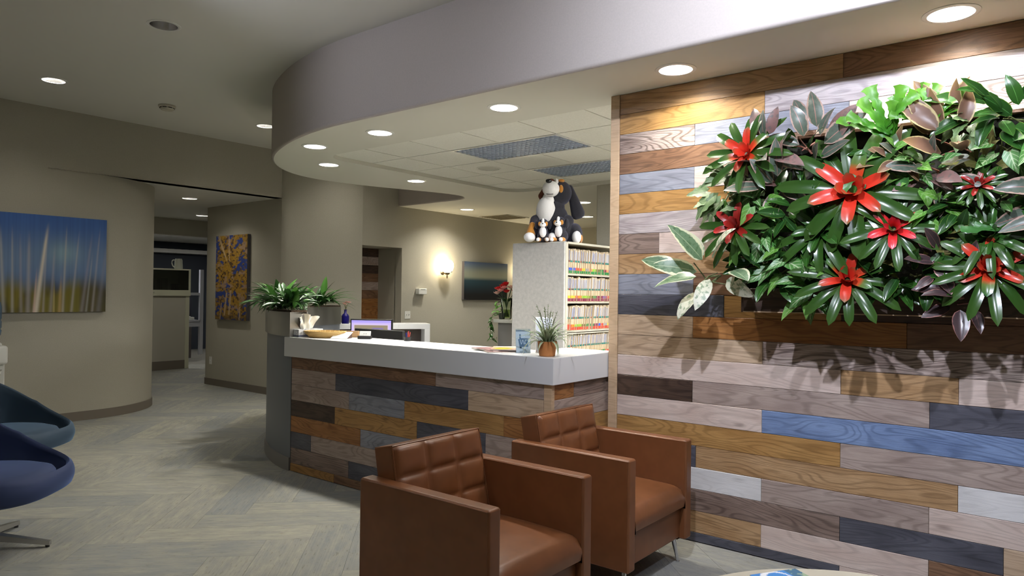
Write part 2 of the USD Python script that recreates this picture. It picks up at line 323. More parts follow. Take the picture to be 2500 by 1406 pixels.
def planks(parent, rows, x0, x1, face_y, thick=0.014, gap=0.0007, rot=None, seed=1):
    """rows: (z_top, z_bottom, [(x_end, wood), ...]) laid left to right on a plane y = face_y (front), or transformed by rot"""
    rng = random.Random(seed)
    for zt, zb, segs in rows:
        a = x0
        for xe, w in segs:
            b = min(xe, x1); d = rng.uniform(-0.0012, 0.0012)
            hx, hz = (b - a) / 2 - gap, (zt - zb) / 2 - gap
            if hx > 0.004 and hz > 0.002:
                m = bx(-hx, hx, -thick / 2, thick / 2, -hz, hz, 0.0015)
                M = T(((a + b) / 2, face_y + thick / 2 + d, (zt + zb) / 2))
                part(parent, 'plank', m, W[w], mat=M if rot is None else rot @ M)
            a = b
nw = thing('wall_niche', kind='structure')
part(nw, 'backing', bx(-8.66, -8.475, 6.4, 7.4, 0, 2.2), W['dark'])
rngn = random.Random(5); rows = []
kinds = ['brown', 'dark', 'orange', 'mauve', 'greybrown', 'slate', 'brown', 'honey', 'dark', 'tan']
for k in range(17):
    zt = 2.125 - 0.1277 * k; rows.append((zt, max(0, zt - 0.1277), [(6.45 + rngn.uniform(.15, .5), rngn.choice(kinds)), (7.5, rngn.choice(kinds))]))
planks(nw, rows, 6.5, 7.28, 0, rot=np.array([[0, -1, 0, -8.46], [1, 0, 0, 0], [0, 0, 1, 0], [0, 0, 0, 1.0]]), seed=3)
solo('wall_far', bx(-8.1, 3.6, 11.5, 11.6, 0, ZS + .1), wall_paint, kind='structure')
solo('wall_partition', rbox(-4.42, 3.4, 7.10, 7.28, 0, ZS + .03, 0.02), wall_paint, kind='structure', smooth=30)
solo('wall_front', bx(-8.7, 3.6, -4.1, -4.0, 0, ZC), wall_paint, kind='structure')
solo('wall_side', bx(3.5, 3.6, -4.0, 11.6, 0, ZC), wall_paint, kind='structure')
# corridor end: header, then the office beyond
corr = thing('wall_corridor', kind='structure')
part(corr, 'header', bx(-12.90, -12.72, 4.0, 9.0, 2.446, ZS), wall_paint)
part(corr, 'end_wall', bx(-12.9, -10.6, 9.0, 9.1, 0, ZS), wall_paint)
navy = plain('navy_wall', (0.035, 0.042, 0.055), 0.7)
off = thing('wall_office', kind='structure')
part(off, 'dark_wall', bx(-17.1, -17.0, 3.0, 10.0, 0, 2.60), navy)
part(off, 'dark_wall', bx(-17.1, -12.9, 10.0, 10.1, 0, 2.60), navy)
part(off, 'dark_wall', bx(-17.1, -12.9, 2.9, 3.0, 0, 2.60), navy)
part(off, 'ceiling_ledge', bx(-17.0, -16.7, 3.0, 10.0, 2.33, 2.42), ceiling_paint)

# plank feature wall
wr = thing('wall_right', kind='structure')
part(wr, 'backing', bx(-2.30, 3.5, 3.989, 4.11, 0.0, ZS), plain('backing', (0.02, 0.016, 0.013), 0.9))
part(wr, 'corner_trim', bx(-2.365, -2.302, 3.968, 4.13, 0.0, ZS, 0.002), wood('wood_trim', (0.62, 0.45, 0.29), (0.56, 0.39, 0.24)), label='pale wood trim strip closing the left end of the plank wall')
A, B_, C_, D_, E_, F_, G_ = -2.017, -1.79, -1.375, -0.965, -0.56, -0.44, 9
spec = [
    [(D_, 'oak'), (.6, 'brown'), (9, 'tan')], [(C_, 'honey'), (.9, 'lavender'), (9, 'brown')], [(B_, 'rough'), (D_ + .03, 'bluegrey'), (F_, 'pale'), (1.3, 'rough'), (9, 'oak')],
    [(-1.1, 'brown'), (.3, 'tan'), (9, 'honey')], [(B_, 'bluegrey'), (-.9, 'pale'), (.5, 'brown'), (9, 'blue')], [(-.7, 'honey'), (.7, 'mauve'), (9, 'tan')], [(-1.0, 'lavender'), (.4, 'slate'), (9, 'pale')],
    [(A, 'greybrown'), (-.9, 'pale'), (.6, 'honey'), (9, 'dark')], [(-1.0, 'oak'), (.5, 'tan'), (9, 'mauve')], [(B_, 'bluegrey'), (-.6, 'brown'), (.8, 'slate'), (9, 'oak')],
    [(-1.6, 'slate'), (D_, 'honey'), (F_, 'dark'), (.7, 'brown'), (9, 'tan')], [(B_, 'tan'), (-.66, 'orange'), (.6, 'brown'), (9, 'honey')], [(C_, 'tan'), (.75, 'rough'), (9, 'pale')],
    [(D_, 'pale'), (F_, 'oak'), (.8, 'pale'), (9, 'brown')], [(B_, 'dark'), (E_, 'mauve'), (.7, 'slate'), (9, 'tan')], [(C_, 'pale'), (.6, 'blue'), (9, 'oak')], [(D_, 'honey'), (.6, 'mauve'), (9, 'slate')],
    [(-1.765, 'slate'), (F_, 'oak'), (.6, 'white'), (9, 'brown')], [(C_, 'white'), (E_, 'mauve'), (.8, 'pale'), (9, 'honey')], [(D_, 'greybrown'), (-.26, 'slate'), (.7, 'tan'), (9, 'dark')],
    [(C_, 'oak'), (E_, 'pale'), (.6, 'brown'), (9, 'blue')], [(D_, 'slate'), (.4, 'pale'), (9, 'oak')]]
rows = []
for k, s in enumerate(spec):
    zt = ZS - .001 if k == 0 else 2.611 - 0.1277 * (k - 1); zb = 2.611 - 0.1277 * k if k < 21 else 0.004
    rows.append((zt, zb, s))
planks(wr, rows, -2.301, 2.6, 3.974, seed=11)

# floor: woven vinyl planks laid herringbone at 45 degrees
def carpet(name, stops):
    nodes = {'g': ('texture_coordinate', {}), 'oi': ('object_info', {}), 'of': ('vector_math', {'math_type': 'scale', 'vector1': (17.0, 29.0, 0.0)}), 'ad': ('vector_math', {'math_type': 'add'}),
             'm1': ('mapping', {'scale': (2.6, 8.0, 1.0)}), 'n1': ('noise_texture', {'scale': 2.2, 'detail': 5.0, 'roughness': 0.62}),
             'm2': ('mapping', {'scale': (9.0, 42.0, 1.0)}), 'n2': ('noise_texture', {'scale': 1.4, 'detail': 4.0, 'roughness': 0.7}), 'k2': ('map_range', {'from_min': 0.57, 'from_max': 0.70, 'to_min': 0.0, 'to_max': 0.62, 'clamp': True}),
             'm3': ('mapping', {'scale': (0.6, 120.0, 1.0)}), 'n3': ('noise_texture', {'scale': 1.0, 'detail': 1.0}), 'k3': ('map_range', {'from_min': 0.45, 'from_max': 0.6, 'to_min': 0.0, 'to_max': 0.10, 'clamp': True}),
             'add': ('math', {'math_type': 'multiply_add', 'value2': 0.34, 'value3': -0.16}), 'sum': ('math', {'math_type': 'add'}), 'r': ('rgb_ramp', {'ramp': stops}),
             'c2': ('mix_color', {'blend_type': 'multiply', 'b': (0.45, 0.40, 0.34)}), 'c3': ('mix_color', {'blend_type': 'mix', 'b': (0.50, 0.47, 0.36)}),
             'b': ('bump', {'strength': 0.4, 'distance': 0.002}), 'p': ('principled_bsdf', {'roughness': 0.72, 'specular_ior_level': 0.3})}
    links = [('oi.random', 'of.scale'), ('g.object', 'ad.vector1'), ('of.vector', 'ad.vector2')] + [('ad.vector', f'm{k}.vector') for k in '123'] + [(f'm{k}.vector', f'n{k}.vector') for k in '123'] + [
        ('oi.random', 'add.value1'), ('add.value', 'sum.value1'), ('n1.fac', 'sum.value2'), ('sum.value', 'r.fac'), ('r.color', 'c3.a'), ('n3.fac', 'k3.value'), ('k3.result', 'c3.fac'),
        ('c3.result', 'c2.a'), ('n2.fac', 'k2.value'), ('k2.result', 'c2.fac'), ('c2.result', 'p.base_color'), ('n3.fac', 'b.height'), ('b.normal', 'p.normal')]
    return usdkit.material(stage, L + name, nodes, links, surface='p.BSDF')
carpet_mat = carpet('floor_weave', [(0.15, (0.180, 0.195, 0.212)), (0.42, (0.222, 0.228, 0.222)), (0.60, (0.268, 0.264, 0.235)), (0.85, (0.35, 0.338, 0.278))])
floor = thing('floor', kind='structure')
part(floor, 'subfloor', bx(-17.2, 3.6, -4.1, 11.6, -0.12, -0.004), plain('subfloor', (0.22, 0.21, 0.18), 0.9))
R45 = math.sqrt(0.5); WT, LT = 0.25, 1.0; U0, V0 = -1.446, 4.536
cells, far_meshes = [], []
for i in range(-70, 60):
    for j in range(-70, 60):
        m8 = (i - j) % 8
        if m8 == 0: u0, v0, u1, v1, vert = i, j, i + 4, j + 1, False
        elif m8 == 4 and True:
            # a vertical plank fills the cells of column i whose (i - j) % 8 is 4..7; its lowest cell has (i - j) % 8 == 7
            u0, v0, u1, v1, vert = i, j - 3, i + 1, j + 1, True
        else: continue
        u, v = U0 + (u0 + u1) / 2 * WT, V0 + (v0 + v1) / 2 * WT
        x, y = (u - v) * R45, (u + v) * R45
        if -13.6 < x < 3.9 and -3.9 < y < 11.9: cells.append((x, y, vert))
def seen(x, y):
    q = MV @ (np.array((x, y, 0)) - (0, 0, 1.455)); 
    if q[2] < 0.3: return None
    px, py = 1250 + 1728.59 * q[0] / q[2], 703 + 1728.59 * q[1] / q[2]
    return -250 < px < 2650 and py < 1600
near = [c for c in cells if seen(c[0], c[1]) and not (c[1] > 3.6 and c[0] > -5.2) and not (c[0] < -8.2 and c[1] < 3.3)]
near.sort(key=lambda c: c[0] ** 2 + c[1] ** 2); near = near[:290]
rngf = random.Random(2)
pl = bx(-LT / 2 + .0006, LT / 2 - .0006, -WT / 2 + .0006, WT / 2 - .0006, -0.004, 0.0)
nearset = set(near)
for x, y, v in cells:
    M = T((x, y, rngf.uniform(-.0004, 0))) @ RZ(PI / 4 + (PI / 2 if v else 0))
    if (x, y, v) in nearset: part(floor, 'floor_plank', pl, carpet_mat, mat=M)
    else: far_meshes.append(moved(pl, M))
part(floor, 'floor_planks_beyond', cat(far_meshes), carpet_mat, kind='stuff')

# ------------------------------------------------------------------ recessed lights
lens_warm = glow('lens_warm', WARM, LAMP_SOFFIT); lens_wall = glow('lens_wall', WARM, LAMP_WALL); lens_lobby = glow('lens_lobby', WARM, LAMP_LOBBY); lens_rear = glow('lens_rear', WARM, LAMP_REAR); lens_dead = plain('lens_dead', (0.5, 0.5, 0.5), 0.3)
reflector = plain('reflector', (0.82, 0.82, 0.83), 0.22, metal=1.0)
def downlight(x, y, z, label, on=True, group=None, lens=None, depth=0.07):
    t = thing('recessed_downlight', label, 'ceiling light', (x, y, z), group=group)
    part(t, 'trim_ring', lathe([(0.094, 0.004), (0.094, -0.004), (0.108, -0.005), (0.116, -0.002), (0.117, 0.001)], 36), white_metal, smooth=40)
    part(t, 'reflector', lathe([(0.094, 0.0), (0.086, depth * .5), (0.074, depth)], 36) if on else lathe([(0.094, 0.0), (0.086, 0.06), (0.074, 0.12), (0.06, 0.16), (0.03, 0.17), (0.0, 0.172)], 36), reflector, smooth=60)
    if on: part(t, 'lens', moved(trimesh.creation.cylinder(0.0745, 0.004, sections=32), T((0, 0, depth))), lens or lens_warm)
    else: part(t, 'bulb', lathe([(0.0, 0.05), (0.025, 0.055), (0.035, 0.08), (0.03, 0.12), (0.016, 0.16)], 20), lens_dead, smooth=60)
    part(t, 'housing', lathe([(0.10, 0.002), (0.10, 0.19), (0.0, 0.19)], 24), black_plastic)
    return t
lab = ['lit downlight in the white soffit above the hanging plants, nearest the camera', 'lit downlight in the soffit just right of the pale trim strip', 'lit downlight in the soffit above the counter corner',
       'lit downlight in the soffit over the middle of the white counter', 'lit downlight at the rounded end of the soffit, leftmost of its row', 'lit downlight on the curve of the soffit, just above the planter',
       'lit downlight near the back edge of the soffit, over the workstation', 'lit downlight near the wall sconce at the back, seen almost edge on', 'lit back room downlight beside the plush dog ear', 'lit back room downlight just under the plush dog ear tip']
for (x, y), s in zip(DL['soffit'], lab): downlight(x, y, ZS, s, lens=lens_wall if x > -2 else None)
for (x, y), s, on in zip(DL['lobby'], ['unlit chrome downlight in the lobby ceiling', 'lit downlight in the lobby ceiling at far left', 'lit downlight half hidden behind the curved soffit edge', 'lobby downlight hidden above the soffit, washing the curved back wall'], (False, True, True, True)): downlight(x, y, ZC, s, on, lens=lens_lobby)
for (x, y), s in zip(DL['lobby'][4:], ['left of the camera, near row', 'further left of the camera, near row', 'far left wall, near row', 'straight above the camera, near row', 'left of the camera, rear row', 'further left of the camera, rear row', 'right of the camera']): downlight(x, y, ZC, 'lobby ceiling downlight out of frame, ' + s, lens=lens_rear)
for (x, y), s in zip(DL['corridor'], ['lit downlight in the corridor ceiling', 'small lit downlight at the far end of the corridor ceiling']): downlight(x, y, ZS, s, lens=lens_lobby)
# track spots over the lobby, out of frame: cans with the lights in their mouths
for k, (p, tgt, pw, cone) in enumerate(SPOTS):
    t = thing('track_spot', 'black track spotlight out of frame on the lobby ceiling, ' + ('left one', 'right one', 'the one close to the soffit', 'the one at far left')[k], 'spotlight')
    p, q = np.array(p), np.array(tgt); d = (q - p) / np.linalg.norm(q - p)
    part(t, 'head', tube([p - d * .17, p - d * .05, p - d * .045], [0.05, 0.05, 0.05], 20), black_plastic, smooth=40)
    part(t, 'stem', tube([p - d * .11 + (0, 0, .03), (p - d * .11) * (1, 1, 0) + (0, 0, ZC - .03)], 0.012, 10), black_plastic)
    part(t, 'track_mount', bx(p[0] - d[0] * .11 - .09, p[0] - d[0] * .11 + .09, p[1] - d[1] * .11 - .02, p[1] - d[1] * .11 + .02, ZC - .035, ZC), black_plastic)
    spot_light(str(t.GetPath()) + '/spot', p, q, pw, angle=cone)
# ------------------------------------------------------------------ reception desk, worktop, planter
desk = thing('reception_desk', 'reception desk front clad in mixed reclaimed wood planks under the white counter', 'reception desk')
part(desk, 'carcass', cat(bx(-4.975, -2.41, 3.398, 3.45, 0, .925), bx(-2.46, -2.41, 3.45, 4.12, 0, .925), bx(-4.96, -2.46, 3.45, 4.15, .70, .73), bx(-4.96, -4.92, 3.45, 4.15, 0, .70)), plain('carcass', (0.03, 0.024, 0.02), 0.8))
zs = [.9255, .832, .7045, .577, .449, .3215, .1938, .066, .003]
dspec = [[(-3.345, 'brown'), (9, 'mauve')], [(-4.41, 'mauve'), (-3.05, 'slate'), (9, 'tan')], [(-4.247, 'mauve'), (-3.644, 'bluegrey'), (-2.754, 'honey'), (9, 'orange')], [(-4.412, 'dark'), (-3.517, 'honey'), (-2.9, 'slate'), (9, 'mauve')],
         [(-4.111, 'orange'), (-3.45, 'bluegrey'), (9, 'mauve')], [(-4.706, 'slate'), (-3.6, 'mauve'), (9, 'brown')], [(-4.243, 'greybrown'), (-3.3, 'slate'), (9, 'tan')], [(-4.413, 'honey'), (-3.2, 'brown'), (9, 'oak')]]
planks(desk, [(zs[k], zs[k + 1], s) for k, s in enumerate(dspec)], -4.978, -2.452, 3.383, seed=21)
rspec = [[(3.62, 'orange'), (9, 'greybrown')], [(9, 'mauve')], [(3.7, 'oak'), (9, 'honey')], [(3.55, 'slate'), (9, 'tan')], [(9, 'brown')], [(3.8, 'mauve'), (9, 'dark')], [(9, 'oak')], [(3.6, 'tan'), (9, 'slate')]]
planks(desk, [(zs[k], zs[k + 1], s) for k, s in enumerate(rspec)], 3.413, 4.12, 0, rot=np.array([[0, -1, 0, -2.396], [1, 0, 0, 0], [0, 0, 1, 0], [0, 0, 0, 1.0]]), seed=22)
part(desk, 'corner_trim', cat(bx(-2.450, -2.394, 3.3815, 3.396, 0.003, .9255, .0015), bx(-2.4085, -2.394, 3.396, 3.412, 0.003, .9255, .0015)), W['trim'], label='pale wood corner trim')
ct = Polygon([(-5.055, 3.363), (-2.372, 3.363), (-2.372, 4.12), (-2.80, 4.12), (-2.80, 3.80), (-5.055, 3.80)])
solo('countertop', cat(extrude(ct.buffer(-.002), .926, 1.083), extrude(ct, .928, 1.081)), counter_white, 'thick white laminate counter top running along the reception desk', 'countertop')

oc = [(-4.995, 3.372), (-5.17, 3.395), (-5.36, 3.452), (-5.55, 3.53), (-5.75, 3.63), (-6.0, 3.79), (-6.25, 4.0), (-6.48, 4.27), (-6.63, 4.55), (-6.72, 4.85), (-6.745, 5.11)]
OC = curve(oc, 60)
def band(inset, w, z0, z1):
    t = np.gradient(OC, axis=0); t /= np.linalg.norm(t, axis=1, keepdims=True); n = np.column_stack([t[:, 1], -t[:, 0]])
    n = n * np.sign((n @ np.array((0.6, 0.8))).sum())
    a, b = OC + n * inset, OC + n * (inset + w)
    return extrude(Polygon(np.vstack([a, b[::-1]])), z0, z1), b, a
plt = thing('curved_planter', 'curved grey trough planter wrapping round the left end of the reception desk', 'planter')
trough_grey = plain('trough_grey', (0.40, 0.39, 0.37), 0.28, metal=0.9)
trough_base = plain('trough_base', (0.155, 0.165, 0.185), 0.42)
part(plt, 'trough', band(0, .165, 1.086, 1.285)[0], trough_grey, smooth=30)
part(plt, 'pedestal', from_manifold(to_manifold(band(.018, .13, 0.0, 1.086)[0]) - to_manifold(bx(-5.06, -4.5, 3.2, 4.0, .92, 1.0845))), trough_base, smooth=30)
part(plt, 'base_trim', band(.006, .15, 0.0, .105)[0], plain('base_trim_grey', (0.23, 0.215, 0.20), 0.45), smooth=30)
soil_mat = speckle('soil', [(0.3, (0.03, 0.02, 0.014)), (0.7, (0.10, 0.07, 0.045))], nscale=70, rough=0.95, bump=0.6)
part(plt, 'soil', moved(band(.01, .145, 1.27, 1.30)[0], T((0, 0, 0))), soil_mat)

# back counter behind the receptionist
bcw = thing('back_counter', 'white back counter with a short drop leg behind the reception desk', 'counter')
ang = math.atan2(6.063 - 5.108, -6.098 + 6.745); Mb = T((-6.745, 5.108, 0)) @ RZ(ang)
part(bcw, 'top', moved(bx(0.02, 1.155, 0, .32, 1.02, 1.083, .002), Mb), counter_white)
part(bcw, 'drop_leg', moved(bx(1.09, 1.155, 0, .32, .80, 1.02, .002), Mb), counter_white)
part(bcw, 'back_panel', moved(bx(0.02, 1.09, .25, .30, 0, 1.02), Mb), plain('dark_laminate', (0.075, 0.055, 0.045), 0.5))
part(bcw, 'work_surface', moved(bx(.03, 1.06, -.62, .25, .70, .735), Mb), counter_white)
part(bcw, 'end_panel', moved(bx(.98, 1.02, -.6, .25, 0, .70), Mb), counter_white)

# ------------------------------------------------------------------ armchairs
leather = speckle('cognac_leather', [(0.3, (0.165, 0.060, 0.021)), (0.7, (0.195, 0.072, 0.026))], nscale=14, rough=0.36, bump=0.0, spec=0.45)
seam = plain('leather_seam', (0.15, 0.05, 0.018), 0.5)
def tufted(w, h, th, nx=3, nz=3, res=14, amp=0.016):
    """an upright cushion: front face quilted in nx by nz squares; x is the facing direction"""
    def lin(n): return np.unique(np.concatenate([np.linspace(k / n, (k + 1) / n, res) for k in range(n)]))
    U, V = lin(nx), lin(nz); uu, vv = np.meshgrid(U, V, indexing='ij')
    bu, bv = np.abs(((uu * nx) % 1.0) * 2 - 1), np.abs(((vv * nz) % 1.0) * 2 - 1)
    b = amp * (1 - bu ** 6) * (1 - bv ** 6) * (0.72 + 0.28 * (1 - np.maximum(bu, bv) ** 2))
    edge_ = np.minimum(np.minimum(uu, 1 - uu) * w, np.minimum(vv, 1 - vv) * h); b = b - 0.012 * np.exp(-edge_ / 0.008)
    front = np.stack([th / 2 + b, (uu - .5) * w, vv * h], -1)
    n0, n1 = len(U), len(V)
    m1 = strip(front)
    e = lambda f: f
    per = np.concatenate([front[:, 0], front[-1, 1:], front[::-1, -1][1:], front[0, ::-1][1:-1]])
    back = per.copy(); back[:, 0] = -th / 2
    midr = per.copy(); midr[:, 0] = th / 2 - 0.014; c = np.array((0, 0, h / 2)); 
    m2 = strip([per, midr, back], closed=True)
    m3_ = trimesh.Trimesh([(-th / 2, -w / 2, 0), (-th / 2, w / 2, 0), (-th / 2, w / 2, h), (-th / 2, -w / 2, h)], [(0, 2, 1), (0, 3, 2)], process=False)
    m = cat(m1, m2, m3_); m.merge_vertices(); m.fix_normals(); return m
def loop_tube(pts, r, n=6):
    P = np.array(pts + pts[:1], float); segs = []
    for a, b in zip(P[:-1], P[1:]): segs.append(tube([a, b], r, n, cap=False))
    return cat(*segs)
def armchair(loc, label):
    t = thing('armchair', label, 'armchair', loc)
    part(t, 'base', cat(rbox(-.34, .325, -.285, .285, .135, .30, .012)), leather, smooth=40)
    part(t, 'back_frame', rbox(-.36, -.27, -.285, .285, .135, .60, .012), leather, smooth=40)
    for s in (-1, 1):
        y0, y1 = sorted((s * .35, s * .278))
        a = part(t, 'arm', rbox(-.36, .36, y0, y1, .13, .67, .013), leather, smooth=40)
        for yy in (y0 + .004, y1 - .004):
            part(t, 'piping', loop_tube([(-.352, yy, .138), (.352, yy, .138), (.352, yy, .662), (-.352, yy, .662)], .0042), leather, smooth=60)
    # seat cushion: crowned slab with a rolled front edge
    nx_, ny_ = 26, 18; xs = np.linspace(-.26, .355, nx_); ys = np.linspace(-.276, .276, ny_)
    X, Y = np.meshgrid(xs, ys, indexing='ij'); u = np.abs(Y) / .276; fx = np.clip((X - .285) / .07, 0, 1)
    Z = .425 + .022 * (1 - u ** 4) * np.sin(np.clip((X + .30) / .66, 0, 1) * PI) - .05 * (1 - np.sqrt(np.clip(1 - fx ** 2, 0, 1))) - .012 * np.clip((u - .93) / .07, 0, 1)
    top = np.stack([X, Y, Z], -1)
    bot_front = np.stack([np.full(ny_, .352), ys, np.full(ny_, .312)], -1)
    rows_ = [top[i] for i in range(nx_)] + [np.stack([np.full(ny_, .358), ys, np.full(ny_, .345)], -1), bot_front, np.stack([np.full(ny_, .30), ys, np.full(ny_, .302)], -1)]
    cush = strip(rows_); 
    side = []
    for j in (0, -1):
        P = np.array([r[j] for r in rows_]); Q = P.copy(); Q[:, 2] = .302; side.append(strip([P, Q]))
    cm_ = cat(cush, *side); cm_.merge_vertices(); cm_.fix_normals()
    part(t, 'seat_cushion', cm_, leather, smooth=45)
    bc = tufted(.556, .40, .115)
    part(t, 'back_cushion', moved(bc, T((-.215, 0, .405)) @ RY(-.20)), leather, smooth=45)
    M = T((-.215, 0, .405)) @ RY(-.20)
    part(t, 'back_piping', moved(loop_tube([(.052, -.276, .004), (.052, .276, .004), (.052, .276, .397), (.052, -.276, .397)], .004), M), leather, smooth=60)
    for sx in (-1, 1):
        for s in (-1, 1):
            px, py = sx * .29, s * .27
            leg = cat(hull(np.array([(px - .035, py - .02, .134), (px + .035, py - .02, .134), (px + .035, py + .02, .134), (px - .035, py + .02, .134), (px - .035, py - .02, .128), (px + .035, py + .02, .128)])),
                      tube([(px, py, .13), (px + sx * .012, py + s * .012, .06), (px + sx * .02, py + s * .02, .006)], [.013, .011, .008], 10), moved(trimesh.creation.cylinder(.011, .006, sections=14), T((px + sx * .02, py + s * .02, .003))))
            part(t, 'leg', leg, chrome, smooth=40)
    return t
armchair((-2.015, 2.305, 0), 'cognac leather armchair nearest the camera, cut by the bottom of the frame')
armchair((-2.015, 3.33, 0), 'cognac leather armchair set against the corner of the reception desk and plank wall')

# ------------------------------------------------------------------ blue swivel chairs at left
velvet = plain('blue_velvet', (0.016, 0.030, 0.092), 0.75, sheen_weight=0.6, sheen_roughness=0.35, sheen_tint=(0.25, 0.4, 0.9))
velvet2 = plain('teal_velvet', (0.018, 0.040, 0.068), 0.75, sheen_weight=0.6, sheen_roughness=0.35, sheen_tint=(0.3, 0.5, 0.8))
def swivel_chair(loc, face, feet, label, mats):
    t = thing('swivel_chair', label, 'armchair', loc, face)
    nT, nR = 64, 18
    def shell(off):
        R = []
        for k in range(nR):
            s = k / (nR - 1); row = []
            for a in np.linspace(0, 2 * PI, nT, endpoint=False):
                ca, sa = math.cos(a), math.sin(a); back = (1 - ca) / 2
                ax = .41 if ca > 0 else .34; bxx = .37
                e = 3.0; rr = 1 / ((abs(ca) / ax) ** e + (abs(sa) / bxx) ** e) ** (1 / e)
                rim = .415 + .15 * min(1, back * 2) ** 1.6 + .26 * max(0, back * 2 - 1) ** 1.3
                q1 = min(1, s / .62); q2 = max(0, (s - .62) / .38); z = .265 + .055 * (1 - math.cos(q1 * PI / 2)) + (rim - .32) * q2; r = rr * (math.sin(q1 * PI / 2) ** .9) * (1 + .03 * math.sin(q2 * PI)) * (1 + .10 * s * back)
                row.append(((r - off * s) * ca, (r - off * s) * sa, z + off * (1 - s) ** .6))
            R.append(row)
        return R
    o, i = shell(0.0), shell(0.032)
    lip = [[tuple((np.array(p) + np.array(q)) / 2 + (0, 0, .014)) for p, q in zip(o[-1], i[-1])]]
    m = strip(o + lip + i[::-1], closed=True); m.merge_vertices(); m.update_faces(m.nondegenerate_faces()); m.fix_normals()
    part(t, 'shell', m, mats[0], smooth=70)
    a = np.linspace(0, 2 * PI, 48, endpoint=False); pr = []
    for f, z in ((.35, .345), (.85, .36), (.99, .385), (1.0, .40), (.96, .42), (.80, .437), (.4, .445), (.02, .446)):
        ax = np.where(np.cos(a) > 0, .335, .25); e = 2.5
        rr = 1 / ((np.abs(np.cos(a)) / ax) ** e + (np.abs(np.sin(a)) / .285) ** e) ** (1 / e) * f
        pr.append(np.column_stack([rr * np.cos(a) + .02, rr * np.sin(a), np.full(48, z)]))
    c = strip(pr, closed=True); c.fix_normals(); part(t, 'seat_cushion', c, mats[1], smooth=70)
    part(t, 'column', tube([(0, 0, .30), (0, 0, .05)], [.028, .028], 16), brushed, smooth=40)
    for k in range(4):
        d = feet - face + k * PI / 2; e = np.array((math.cos(d), math.sin(d), 0)); n_ = np.array((-e[1], e[0], 0))
        P = []
        for s, w, z0, z1 in ((.0, .026, .055, .095), (.375, .012, .012, .034)):
            for q in (-1, 1): P += [e * s + n_ * w * q + (0, 0, z0), e * s + n_ * w * q + (0, 0, z1)]
        f = part(t, 'foot', hull(P), brushed)
        part(f, 'glide', moved(trimesh.creation.cylinder(.011, .012, sections=12), T(tuple(e * .36 + (0, 0, .006)))), black_plastic)
    return t
swivel_chair((-4.78, 1.25, 0), PI / 4, PI / 4, 'blue velvet swivel chair on a four foot metal base, nearest at the left edge', (velvet, velvet))
swivel_chair((-6.10, 1.72, 0), PI / 4 - .12, 0.03, 'dark teal velvet swivel chair behind the nearer blue one', (velvet2, velvet2))

# ------------------------------------------------------------------ water cooler, coffee table
wc = thing('water_cooler', 'white water cooler with a blue bottle at the far left edge', 'water cooler', (-8.42, 2.205, 0))
part(wc, 'cabinet', rbox(-.15, .14, -.15, .15, .0, .80, .015), white_plastic, smooth=40)
part(wc, 'head', rbox(-.155, .20, -.158, .162, .70, .885, .03), white_plastic, smooth=40)
part(wc, 'collar', lathe([(.15, .87), (.155, .895), (.14, .908), (.10, .905), (.06, .89)], 40), white_plastic, smooth=40)
cool_blue = plain('bottle_blue', (0.20, 0.34, 0.50), 0.12, transmission_weight=0.55, ior=1.35)
part(wc, 'bottle', lathe([(.03, .895), (.035, .93), (.10, .955), (.145, .985), (.15, 1.03), (.14, 1.045), (.15, 1.06), (.15, 1.12), (.142, 1.135), (.15, 1.15), (.15, 1.26), (.14, 1.31), (.11, 1.33), (.0, 1.333)], 40), cool_blue, smooth=50)
part(wc, 'tap', cat(tube([(.14, .09, .635), (.20, .09, .632), (.205, .09, .61)], [.012, .012, .010], 10), hull(np.array([(.19, .078, .645), (.19, .102, .645), (.235, .08, .658), (.235, .10, .658), (.20, .08, .636), (.20, .10, .636)]))), white_plastic, label='white lever tap')
part(wc, 'tap', cat(tube([(.14, -.09, .635), (.20, -.09, .632), (.205, -.09, .61)], [.012, .012, .010], 10), hull(np.array([(.19, -.078, .645), (.19, -.102, .645), (.235, -.08, .658), (.235, -.10, .658), (.20, -.08, .636), (.20, -.10, .636)]))), plain('tap_blue', (0.05, 0.1, 0.35), 0.4), label='blue lever tap')
part(wc, 'drip_tray', rbox(.13, .23, -.11, .11, .44, .47, .008), plain('tray_grey', (.3, .3, .3), .5), smooth=40)
tb = thing('coffee_table', 'round beige coffee table at the bottom right corner', 'coffee table', (-.395, 2.21, 0))
part(tb, 'top', lathe([(0, .45), (.66, .45), (.673, .444), (.675, .435), (.67, .425), (.655, .42), (0, .42)], 72), plain('table_beige', (0.50, 0.46, 0.37), 0.4), smooth=40)
part(tb, 'pedestal', lathe([(.05, .42), (.045, .1), (.06, .03), (.28, .012), (.29, .0)], 40), brushed, smooth=40)
